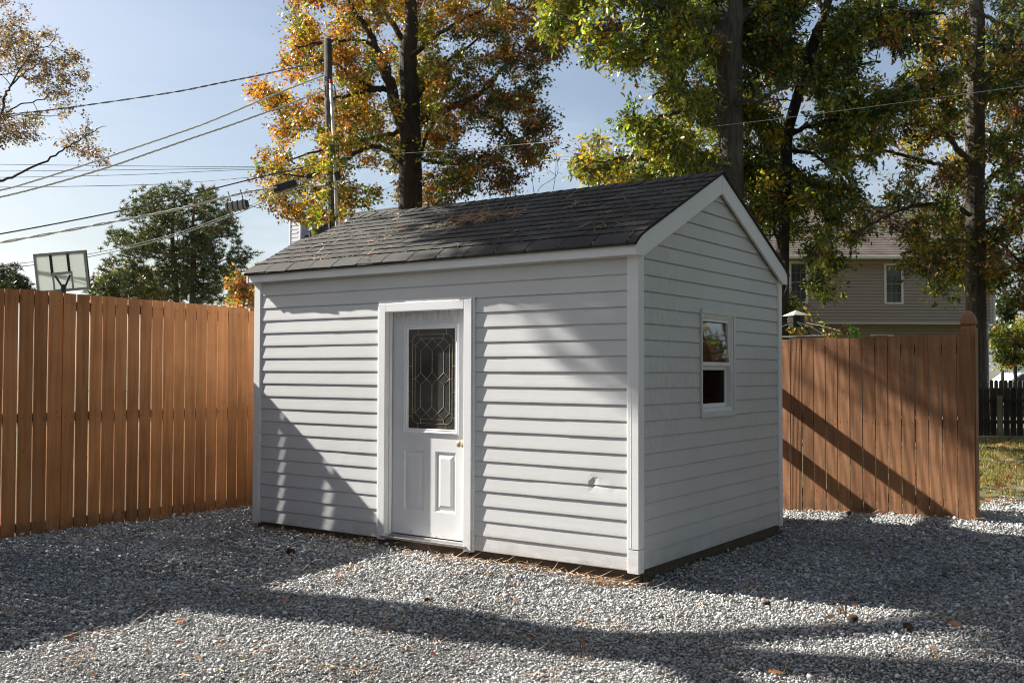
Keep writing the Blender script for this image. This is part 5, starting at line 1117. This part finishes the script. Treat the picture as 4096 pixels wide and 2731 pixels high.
# ------------------------------------------------------------------ grey-blue house at the left, behind the shed
ga = P(975, 1092, 40.0); gh = empty('grey_house', (ga[0], ga[1], 0), 0, 'pale blue grey sided house with chimney showing past the shed left corner', 'house')
gE = ga[2]; gs = 0.56
b = MB(); lapwall(b, .55, 5.6, 0, gE-.06, .5, .15, (), .018); b.box(.55, 5.6, .52, 10.4, 0, gE-.08); b.build('wall', M['grey_sid'], gh)
b = MB(); b.prism([(.5, gE-.1), (5.5, gE+5*gs-.12), (10.5, gE-.1)], lambda a, c_, t: (t, a, c_), .56, .7); b.build('gable_end', M['grey_sid'], gh)
b = MB()
for k in range(24):
    y0, y1 = 5.5*k/24, 5.5*(k+1)/24; b.cur = random.random(); b.face([(0, y0, gE+y0*gs+.03), (6.0, y0, gE+y0*gs+.03), (6.0, y1, gE+y1*gs+.008), (0, y1, gE+y1*gs+.008)]); b.face([(0, y0, gE+y0*gs), (6.0, y0, gE+y0*gs), (6.0, y0, gE+y0*gs+.03), (0, y0, gE+y0*gs+.03)])
b.face([(0, 5.5, gE+5.5*gs), (6.0, 5.5, gE+5.5*gs), (6.0, 11, gE), (0, 11, gE)]); b.prism([(0, gE-.03), (5.5, gE+5.5*gs-.03), (11, gE-.03), (11, gE), (5.5, gE+5.5*gs), (0, gE)], lambda a, c_, t: (t, a, c_), 0, .06)
groof = b.build('roof', M['shingle'], gh)
b = MB(); b.box(.0, 6.0, -.12, 0, gE-.12, gE+.0); b.build('gutter', M['grey_metal'], gh, bevel=.02)
b = MB(); b.box(.0, 6.0, .0, .5, gE-.11, gE-.06); b.build('soffit', M['white'], gh)
b = MB(); b.tube([(.52, .42, gE-.15), (.52, .42, 0)], .06, 8); b.build('downspout', M['conduit'], gh)
b = MB(); cx0, cx1, cy0, cy1, cz = -.72, -.03, 3.0, 4.7, 1.474+(1483.4-862)/FPX*42.6
lapwall(b, cx0+.08, cx1-.08, 0, cz-.12, cy0+.02, .17, (), .018); b.box(cx0+.02, cx1-.02, cy0+.03, cy1-.03, 0, cz-.12)
z = 0
while z < cz-.15:
    b.face([(cx1+.0, cy0+.08, z), (cx1+.0, cy1, z), (cx1-.018, cy1, z+.14), (cx1-.018, cy0+.08, z+.14)]); z += .14
ch = b.build('chimney', M['grey_sid'], gh)
b = MB(); b.box(cx0-.02, cx1+.03, cy0-.03, cy1+.03, cz-.12, cz); b.box(cx1-.075, cx1+.012, cy0-.01, cy0+.085, 0, cz-.121); b.box(cx0, cx0+.075, cy0-.01, cy0+.05, 0, cz-.121); b.build('chimney_trim', M['white'], ch)

# ------------------------------------------------------------------ gazebo frame
gd = 17.5; kg = 604/2352.0; G = lambda x, y, dd=0: P(3096+x*kg, 1100+y*kg, gd+dd)
gz_ = empty('gazebo_frame', base_of(3096+350*kg, gd), 0, 'bare dark gazebo frame with a pale pyramid cap over the right fence', 'gazebo'); off = np.array(gz_.location)
apex = G(345, 555)-off; cz_ = (G(370, 628)-off)[2]; hw_ = np.linalg.norm(G(545, 630)-G(215, 630))/2*.80
cc = [apex*np.array([1, 1, 0])+np.array([math.cos(a)*hw_*1.55, math.sin(a)*hw_*1.55, cz_]) for a in (R(10), R(100), R(190), R(280))]
b = MB(); tpz = apex[2]; tt_ = [apex*np.array([1, 1, 0])+(c_-apex*np.array([1, 1, 0]))*.12 for c_ in cc]
for p in tt_: p[2] = tpz
for i in range(4): b.face([cc[i], cc[(i+1) % 4], tt_[(i+1) % 4], tt_[i]]); lo = [c_-np.array([0, 0, .012]) for c_ in cc]
b.face(tt_); b.face(lo[::-1]); [b.face([lo[i], lo[(i+1) % 4], cc[(i+1) % 4], cc[i]]) for i in range(4)]
b.build('canopy_cap', M['cap'], gz_)
b = MB(); c0_ = apex*np.array([1, 1, 0]); b.lathe([(hw_*.92, cz_-.21), (hw_*1.0, cz_-.05), (hw_*1.0, cz_-.016)], c0_, 8); b.build('hub', M['dkmetal'], gz_)
ends = [G(1160, 905, -1.4), G(830, 950, -2.2), G(500, 890, -2.0), G(-700, 950, -1), G(-300, 1000, 1.2), G(230, 890, 1.8), G(950, 900, 1.2)]
for i, e in enumerate(ends):
    b = MB(); s0 = c0_+np.array([0, 0, cz_-.10]); e = e-off; b.tube([s0+(e-s0)*.08, s0+(e-s0)*.5+np.array([0, 0, .02]), e], .007, 6); b.build('rib', M['dkmetal'], gz_)
er = [ends[0]-off, ends[1]-off, ends[3]-off, ends[4]-off]
b = MB()
for i in range(4): b.tube([er[i], er[(i+1) % 4]], .007, 6)
b.build('eave_rail', M['dkmetal'], gz_)
for e in er:
    b = MB(); b.tube([e, (e[0], e[1], 0)], .03, 6); b.build('leg', M['dkmetal'], gz_)
# sprigs of bushes behind the right fence
for i, (x, y0, lab) in enumerate(((835, 790, 'yellowing leafy sprig leftmost above the right fence'), (955, 850, 'short leafy sprig just right of the yellowing sprig'), (1110, 770, 'reddish tipped leafy sprig over the middle of the fence'), (1262, 775, 'bright green leafy sprig standing rightmost above the fence'))):
    rs = np.random.RandomState(60+i); dd = 12.6; bx = 3096+x*kg
    top = P(bx, 1100+y0*kg, dd); bt = base_of(bx, dd); cl = [P(bx+rs.normal(0, 8 if i != 3 else 6), 1100+(y0+t)*kg, dd+rs.normal(0, .05)) for t in (np.linspace(20, 230, 9) if i != 3 else np.linspace(25, 230, 11))]
    grow('leafy_sprig', lab, 'plant', 'sprigs above the right fence', [(*bt, .012), (*(bt*.5+top*.5), .009), (*top, .003)], [], np.array(cl),   .050, 9 if i != 3 else 16, .040, [lambda c, r: pick(r, [(YEL, 2), (LIME, 2), (RUST, 1)]), lambda c, r: pick(r, [(LIME, 3), (YEL, 1)]), lambda c, r: pick(r, [(LIME, 2), (RUST, 2), (YEL, 1)]), lambda c, r: pick(r, [((.12, .3, .03), 3), (LIME, 1)])][i], M['bark_dark'], STAR, 70+i, .004, part='foliage')

# ------------------------------------------------------------------ dark picket fences and parked car at far right
def picket(label, d, px0, px1, ytop, h, w_px, gap, rail_side):
    o = base_of(px0, d, 0.0); f = empty('picket_fence', o, -YAW, label, 'fence', 'dark picket fences at the right'); k = d/FPX
    x1 = (px1-px0)*k; w = w_px*k; x = 0.0; b = MB()
    while x < x1:
        b.cur = random.random(); hh_ = h+random.gauss(0, .01); w2 = w/2; b.prism([(x+gap, -.05), (x+w-gap, -.05), (x+w-gap, hh_-.06), (x+w-gap-.02, hh_-.02), (x+w2+.02, hh_), (x+w2-.02, hh_), (x+gap+.02, hh_-.02), (x+gap, hh_-.06)], lambda a, c_, t: (a, t, c_), 0, .018); x += w
    b.build('pickets', M['picket'], f)
    for z in (.28, h-.34):
        b = MB(); b.cur = .4; ys = (-.042, -.0005) if rail_side else (.0185, .06); b.box(0, x1, ys[0], ys[1], z, z+.08); b.build('rail', M['picket'], f)
    return f, k
f1, k1 = picket('nearer dark picket fence past the right oak with a pale post', 23.5, 3905, 4330, 1545, 1.115, 26.5, .012, True)
b = MB(); b.cur = .95; x = (3982-3905)*k1; b.box(x, x+.085, -.13, -.0425, -.05, .93); b.build('post', m_wood('pale_post_timber', (0.22, 0.19, 0.13), (0.12, 0.10, 0.07)), f1)  # post timber paler than the pickets
picket('farther dark picket fence showing above the nearer one', 34.0, 3955, 4500, 1515, 1.22, 19, .015, False)
cd = 60.0; co = base_of(4110, cd, 0.0); car = empty('parked_car', co, -YAW+.25, 'white parked car partly cut by the right edge beyond the shrub', 'car')
b = MB(); b.prism([(-2.2, .35), (2.2, .35), (2.25, .8), (1.3, .95), (.75, 1.42), (-1.2, 1.45), (-2.0, .98), (-2.25, .85)], lambda a, c_, t: (a, t, c_), -.85, .85); b.build('body', M['carpaint'], car, bevel=.08)
b = MB(); b.prism([(1.18, .97), (.70, 1.36), (-1.12, 1.38), (-1.75, 1.0)], lambda a, c_, t: (a, t, c_), -.858, .858); b.build('window', M['winglass'], car)
for (x, y) in ((1.4, -.80), (1.4, .80), (-1.4, -.80), (-1.4, .80)):
    b = MB(); b.lathe([(.2, -.1), (.32, -.09), (.32, .09), (.2, .1)], (x, y, .32), 16, (0, 1, 0)); w = b.build('wheel', M['black'], car); b = MB(); b.lathe([(.19, -.012), (.15, -.02)], (x, y+(-.1 if y < 0 else .122), .32), 12, (0, 1, 0)); b.build('rim', M['steel'], w)

bh_ = empty('blocker_house', (8, -14.5, 0), 0, 'unseen brick house added behind the photographer to block skylight', 'house')  # unseen house added behind the camera to block skylight
b = MB(); b.box(-11, 11, -9, 0, -.3, 5.6); b.build('wall', simple('dark_brick', (.16, .085, .06), .85, .3, 30), bh_)
b = MB(); b.prism([(.6, 5.4), (-4.5, 8.6), (-9.6, 5.4)], lambda a, c_, t: (t, a, c_), -11.5, 11.5); b.build('roof', M['shingle'], bh_)
for x_ in (-6, -1.5, 3.5, 7.5):
    b = MB(); b.box(x_-.55, x_+.55, .0, .06, 1.0, 2.5); w = b.build('window', M['white'], bh_); b = MB(); b.box(x_-.47, x_+.47, .0605, .07, 1.08, 2.42); b.build('pane', M['winglass'], w)
for i_, (x_, y_, lab_) in enumerate(((17.0, -3.5, 'broad dark oak added outside the right edge to block skylight'), (15.5, 5.0, 'dense unseen oak added beside the yard to block skylight'), (21, 1.5, 'farthest unseen oak added at the right to block skylight'))):
    rs = np.random.RandomState(117+i_); cl = np.array([(x_, y_, 5.6)+rs.normal(0, 1, 3)*np.array([2.2, 2.2, 2.4]) for _ in range(150)])
    grow('oak_tree', lab_, 'tree', None, [(x_, y_, -.3, .4), (x_, y_, 2, .33), (x_+.2, y_, 6, .2), (x_+.3, y_, 10, .05)], [], cl, 0.7, 60, 0.27, palC, M['bark_dark'], OAK, 128+i_, 0.016)  # out-of-frame oaks added on the right as sky blockers
# ------------------------------------------------------------------ litter, needles, cones, weeds, grass
def straw(name, label, pts, L_, seed, flat=True, w=.0026, nrm=None):
    rs = np.random.RandomState(seed); n = len(pts); V = np.array([(0, -1, 0), (.33, -1, .05), (.66, -.9, .05), (1, 0, 0), (.66, .9, .05), (.33, 1, .05), (0, 1, 0)])
    V[:, 1] *= w; V[:, 1] += 0.0
    V2 = V.copy(); V2[:, 1] += 0.10*V[:, 0]**2
    ya = rs.uniform(0, 6.283, n); dr = np.stack([np.cos(ya), np.sin(ya), rs.normal(0, .10, n)], 1); U = np.array([0, 0, 1.0])+rs.normal(0, .5, (n, 3))
    if nrm is not None:
        nn = np.array(nrm); dr = dr-nn*(dr@nn)[:, None]+rs.normal(0, .05, (n, 3)); U = nn+rs.normal(0, .4, (n, 3))
    s_ = L_*rs.uniform(.6, 1.2, n); C = np.array([(0.38, 0.225, 0.115), (0.28, 0.145, 0.07), (0.52, 0.38, 0.23), (0.18, 0.095, 0.05)])[rs.choice(4, n, p=[.4, .25, .2, .15])]*rs.uniform(.75, 1.2, (n, 1))
    o = stamp(name, V2, [[0, 1, 2, 3, 4, 5, 6]], np.array(pts), rot_from(dr, U), np.stack([s_, np.ones(n)*1.0, s_], 1), C, M['straw']); tag(o, label, 'pine straw', None, 'stuff'); return o
rs = np.random.RandomState(81); pts = []
def gpt(x, y, h=.016): return (x, y, float(gz(x, y))+h)
for _ in range(330):        # loose wisps of needles
    x, y = rs.uniform(-.8, 7.5), rs.uniform(-3.9, 2.2)
    if 0 < x < L and y > -.02: continue
    m = rs.randint(2, 14); pts += [gpt(x+rs.normal(0, .10), y+rs.normal(0, .07), rs.uniform(.010, .022)) for _ in range(m)]
for _ in range(420):        # drift against the skids
    x = rs.uniform(0.1, L+.1); y = -abs(rs.normal(0, .07)); pts.append(gpt(x, y, rs.uniform(.01, .03)))
for c_ in ((3.98, -.10), (4.1, -.06), (3.3, -.05), (2.62, -.16), (1.55, -.08)):
    pts += [gpt(c_[0]+rs.normal(0, .12), c_[1]-abs(rs.normal(0, .05)), rs.uniform(.01, .05)) for _ in range(45)]
for _ in range(200): x = rs.uniform(3.7, 5.7); pts.append(gpt(x, rf_y(x)-abs(rs.normal(0, .06)), rs.uniform(.01, .03)))
straw('pine_straw', 'scattered orange brown pine needles lying on the gravel', pts, .13, 82)
nr_ = np.array([0, -math.sin(TH), math.cos(TH)])
def roofpt(x, s): return np.array(rpt(x, s, .013, 0))
pts = []
for _ in range(330): pts.append(roofpt(2.18+rs.normal(0, .20), .93+rs.normal(0, .055))+nr_*rs.uniform(0, .04))
for _ in range(22):
    x, s_ = rs.uniform(.2, L), rs.uniform(.12, 1.6); pts += [roofpt(x+rs.normal(0, .05), s_+rs.normal(0, .02)) for _ in range(rs.randint(2, 8))]
for _ in range(50): pts.append(roofpt(rs.uniform(.1, L), rs.uniform(.1, 1.65)))
o = straw('pine_straw', 'dry needle tangle and stray needles caught on the shed roof', pts, .15, 83, nrm=nr_, w=.0030); 
def litter(name, label, X, n_up, seed, size):
    rs = np.random.RandomState(seed); n = len(X); V, F = OAK; ya = rs.uniform(0, 6.28, n); dr = np.stack([np.cos(ya), np.sin(ya), rs.normal(0, .2, n)], 1); U = np.array([0, 0, 1.0])+rs.normal(0, .45, (n, 3))
    C = np.array([(0.26, 0.085, 0.03), (0.20, 0.10, 0.05), (0.32, 0.16, 0.07), (0.14, 0.06, 0.03)])[rs.choice(4, n)]*rs.uniform(.7, 1.3, (n, 1)); s_ = size*rs.uniform(.6, 1.3, n); V2 = V.copy(); V2[:, 2] = V2[:, 2]*2.2+.12*(V2[:, 0]-.5)**2
    o = stamp(name, V2, F, X, rot_from(dr, U), np.stack([s_]*3, 1), C, M['litter']); tag(o, label, 'fallen leaves', None, 'stuff')
X = []
while len(X) < 120:
    x, y = rs.uniform(-.8, 8), rs.uniform(-4, 4.2)
    if (0 < x < L and y > -.03) or (x < L and y > 0): continue
    X.append(gpt(x, y, .018))
X += [gpt(3.62, -.10, .03), gpt(3.66, -.07, .04), gpt(2.75, -.2, .02)]
litter('leaf_litter', 'scattered brown oak leaves lying on the gravel', np.array(X), 0, 84, .075)
X = np.stack([rs.uniform(3.5, 9.5, 2600), rs.uniform(5.5, 18, 2600), np.full(2600, .02)], 1); litter('leaf_litter', 'thick brown leaf fall over the lawn beyond the right fence', X, 0, 85, .12)
n = 30000; X = np.stack([rs.uniform(3.6, 8.5, n), 6.2+11*rs.uniform(size=n)**1.3, np.zeros(n)], 1); pr = np.array([mnoise.noise((a*.8, b_*.8, 0)) for a, b_, _ in X])
X = X[(pr > -.35)&~((X[:, 1] < 7.0+.3*np.sin(3*X[:, 0])))]; n = len(X); dr = np.stack([rs.normal(0, .4, n), rs.normal(0, .4, n), np.ones(n)], 1)
C = np.array([(.14, .17, .03), (.22, .19, .06), (.30, .23, .10)])[rs.choice(3, n, p=[.35, .35, .3])]*rs.uniform(.7, 1.25, (n, 1)); s_ = rs.uniform(.04, .10, n)
o = stamp('grass', np.array([(0, -.06, 0), (.6, -.045, .05), (1, 0, .14), (.6, .045, .05), (0, .06, 0)]), [[0, 1, 2, 3, 4]], X, rot_from(dr, rs.normal(size=(n, 3))), np.stack([s_]*3, 1), C, M['blade']); tag(o, 'short patchy yellow green lawn beyond the right fence', 'grass', None, 'stuff')
def cone(label, x, y, z, r, rz):
    root = empty('pine_cone', (x, y, z), rz, label, 'pine cone', 'pine cones on the gravel'); b = MB(); V = []
    for k in range(58):
        a = k*2.39996; t = k/57; rr_ = r*(.42+.75*math.sin(math.pi*(.15+.8*t)))*.85; h = (t-.5)*r*2.3
        c_ = Vector((h, math.cos(a)*rr_*.55, math.sin(a)*rr_*.55)); od = Vector((.25, math.cos(a), math.sin(a))).normalized(); sd = Vector((1, 0, 0)).cross(od).normalized(); up = od.cross(sd)
        w = r*.26; b.face([c_-od*r*.3-sd*w*.5, c_-od*r*.3+sd*w*.5, c_+od*r*.28+sd*w, c_+od*r*.36, c_+od*r*.28-sd*w])
    b.build('scales', M['cone'], root); b = MB(); b.tube([(-r*1.1, 0, 0), (0, 0, 0), (r*1.1, 0, 0)], [r*.2, r*.42, r*.15], 8); b.build('core', M['cone'], root)
def gcone(label, px, py, r, rz):
    z = -.06
    for _ in range(6): p = on(px, py, 2, z); z = float(gz(p[0], p[1]))+r*.6
    r *= .8; cone(label, p[0], p[1], z, r, rz)
gcone('dark pine cone in the shade left of the door', 900+560*k_, 1998+445*k_, .042, .4)
gcone('sunlit pine cone on the gravel right of the shed corner', 2996+885*k_, 1998+1010*k_, .036, 1.2)
gcone('pine cone in the dappled shade toward the right edge', 2996+1360*k_, 1998+1085*k_, .036, 2.2)
gcone('pine cone half in shade near the sunlit strip start', 2996+145*k_, 1998+880*k_, .030, .9)
gcone('small dark pine cone by the shadow band below the door', 900+1730*k_, 1998+855*k_, .024, .2)
gcone('pine cone near the foot of the right fence', 2996+855*k_, 1998+115*k_, .035, 1.5)
def weed(label, px, py, h, n, seed, col, lean=.35):
    z = -.06
    for _ in range(6): p = on(px, py, 2, z); z = float(gz(p[0], p[1]))
    rs = np.random.RandomState(seed); b = MB(); root = None; b.col = col
    for _ in range(n):
        a = rs.uniform(0, 6.28); hh_ = 1.2*h*rs.uniform(.55, 1.1); ln_ = lean*hh_*rs.uniform(.3, 1.3); v = rs.uniform(.8, 1.2); b.col = tuple(c_*v for c_ in col); w = .0042
        p0 = np.array([rs.normal(0, .012), rs.normal(0, .012), -.01]); q = [p0+np.array([math.cos(a)*ln_*t**1.7, math.sin(a)*ln_*t**1.7, hh_*t]) for t in (0, .4, .75, 1)]; sd = np.array([-math.sin(a), math.cos(a), 0])*w; sd = AR*w
        for k in range(3): b.face([q[k]-sd*(1-k/3), q[k]+sd*(1-k/3), q[k+1]+sd*(1-(k+1)/3.2), q[k+1]-sd*(1-(k+1)/3.2)])
    o = b.build('weed_tuft', M['straw'], None); o.location = Vector(p); tag(o, label, 'weed', 'weeds poking through the gravel')
DRY, GRN = (.30, .17, .08), (.10, .2, .03)
weed('dry stalks at the foot of the shed left corner post', 900+300*k_, 1998+205*k_, .20, 9, 91, DRY)
weed('dark thin stalks under the siding left of the door', 900+540*k_, 1998+225*k_, .15, 5, 92, (.08, .06, .04))
weed('dry grass clump at the left foot of the door frame', 900+1310*k_, 1998+365*k_, .10, 16, 93, DRY, .8)
weed('dry straw tuft beneath the shed front corner', 1900+1090*k_, 1998+655*k_, .13, 18, 94, (.42, .27, .12), .9)
weed('two dry stems right of the shed corner at the shadow edge', 1900+2315*k_, 1998+785*k_, .11, 3, 95, (.42, .27, .12), .2)
weed('single dry stem standing in the shadow band', 1900+228*k_, 1998+1200*k_, .10, 2, 96, DRY, .4)
weed('dry stems at the near edge of the shadow band', 1900+935*k_, 1998+1290*k_, .09, 3, 97, DRY, .25)
weed('green seedling on the sunlit gravel near the bottom', 900+665*k_, 1998+1330*k_, .03, 6, 98, GRN, 1.2)
weed('sparse green shoots at the lower right shade edge', 1900+2170*k_, 1998+1450*k_, .04, 9, 99, GRN, .9)
weed('green sprout in the shade in front of the door', 900+1015*k_, 1998+535*k_, .035, 6, 100, GRN, 1.0)
weed('dry curled stalks at the middle of the right fence foot', 2996+1150*k_, 1998+80*k_, .22, 8, 101, DRY, .5)
weed('dry grass at the base of the pointed fence post', 2996+1960*k_, 1998+150*k_, .12, 12, 102, DRY, .9)
weed('dry stems among stones in the lit strip', 2996+820*k_, 1998+990*k_, .12, 7, 103, DRY, .7)

# ------------------------------------------------------------------ light, sky, camera
w = bpy.data.worlds.new('World'); sc.world = w; w.use_nodes = True; nt = w.node_tree; nn = nt.nodes; bg = nn['Background']
sky = nn.new('ShaderNodeTexSky'); sky.sky_type = 'NISHITA'; sky.sun_disc = False
sd = -SUN; el = math.asin(sd[2]); az = math.atan2(sd[0], sd[1]); sky.sun_elevation = el; sky.sun_rotation = az % (2*math.pi)
sky.air_density = 1.0; sky.dust_density = 2.2; sky.ozone_density = 1.2; sky.altitude = 20
tc = nn.new('ShaderNodeTexCoord'); mp = nn.new('ShaderNodeMapping'); mp.inputs['Scale'].default_value = (1, 1, 3.2); nt.links.new(tc.outputs['Generated'], mp.inputs[0])
nz = nn.new('ShaderNodeTexNoise'); nz.inputs['Scale'].default_value = 3.4; nz.inputs['Detail'].default_value = 7; nz.inputs['Roughness'].default_value = .55; nz.inputs['Distortion'].default_value = .4; nt.links.new(mp.outputs[0], nz.inputs['Vector'])
rp = nn.new('ShaderNodeValToRGB'); rp.color_ramp.elements[0].position = .44; rp.color_ramp.elements[0].color = (0, 0, 0, 1); rp.color_ramp.elements[1].position = .74; rp.color_ramp.elements[1].color = (.9, .9, .9, 1); nt.links.new(nz.outputs['Fac'], rp.inputs[0])
sx = nn.new('ShaderNodeSeparateXYZ'); nt.links.new(tc.outputs['Generated'], sx.inputs[0])
mr = nn.new('ShaderNodeMapRange'); mr.inputs[1].default_value = .10; mr.inputs[2].default_value = .26; mr.inputs[3].default_value = 1.0; mr.inputs[4].default_value = .10; nt.links.new(sx.outputs['Z'], mr.inputs[0])
mu = nn.new('ShaderNodeMath'); mu.operation = 'MULTIPLY'; nt.links.new(rp.outputs[0], mu.inputs[0]); nt.links.new(mr.outputs[0], mu.inputs[1])
mx = nn.new('ShaderNodeMix'); mx.data_type = 'RGBA'; ma_ = nn.new('ShaderNodeMath'); ma_.operation = 'ADD'; ma_.use_clamp = True; ma_.inputs[1].default_value = .08; nt.links.new(mu.outputs[0], ma_.inputs[0]); nt.links.new(ma_.outputs[0], mx.inputs[0]); nt.links.new(sky.outputs[0], mx.inputs[6]); mx.inputs[7].default_value = (8.2, 8.9, 10.0, 1)
nt.links.new(mx.outputs[2], bg.inputs[0]); bg.inputs[1].default_value = 0.047
sl = bpy.data.lights.new('sun', 'SUN'); sl.energy = 5.0; sl.angle = R(0.53); sl.color = (1.0, 0.95, 0.865)
so = bpy.data.objects.new('sun', sl); COL.objects.link(so); so.rotation_euler = Vector(SUN).to_track_quat('-Z', 'Y').to_euler(); so.location = (-20, -6, 20)
cam = bpy.data.cameras.new('camera'); cam.lens = FPX/4096*36; cam.sensor_width = 36; cam.clip_start = .05; cam.clip_end = 3000
cam.dof.use_dof = True; cam.dof.focus_distance = 7.2; cam.dof.aperture_fstop = 9.0
co_ = bpy.data.objects.new('camera', cam); COL.objects.link(co_)
mw = Matrix(((AR[0], AU[0], -AF[0], CP[0]), (AR[1], AU[1], -AF[1], CP[1]), (AR[2], AU[2], -AF[2], CP[2]), (0, 0, 0, 1))); co_.matrix_world = mw
sc.camera = co_
sc.view_settings.view_transform = 'Standard'; sc.view_settings.look = 'None'; sc.view_settings.exposure = 1.48; sc.view_settings.gamma = 1.0
sc.render.engine = 'CYCLES'; sc.cycles.pixel_filter_type = 'BLACKMAN_HARRIS'; sc.cycles.filter_width = 1.05; sc.cycles.max_bounces = 8; sc.cycles.transparent_max_bounces = 12
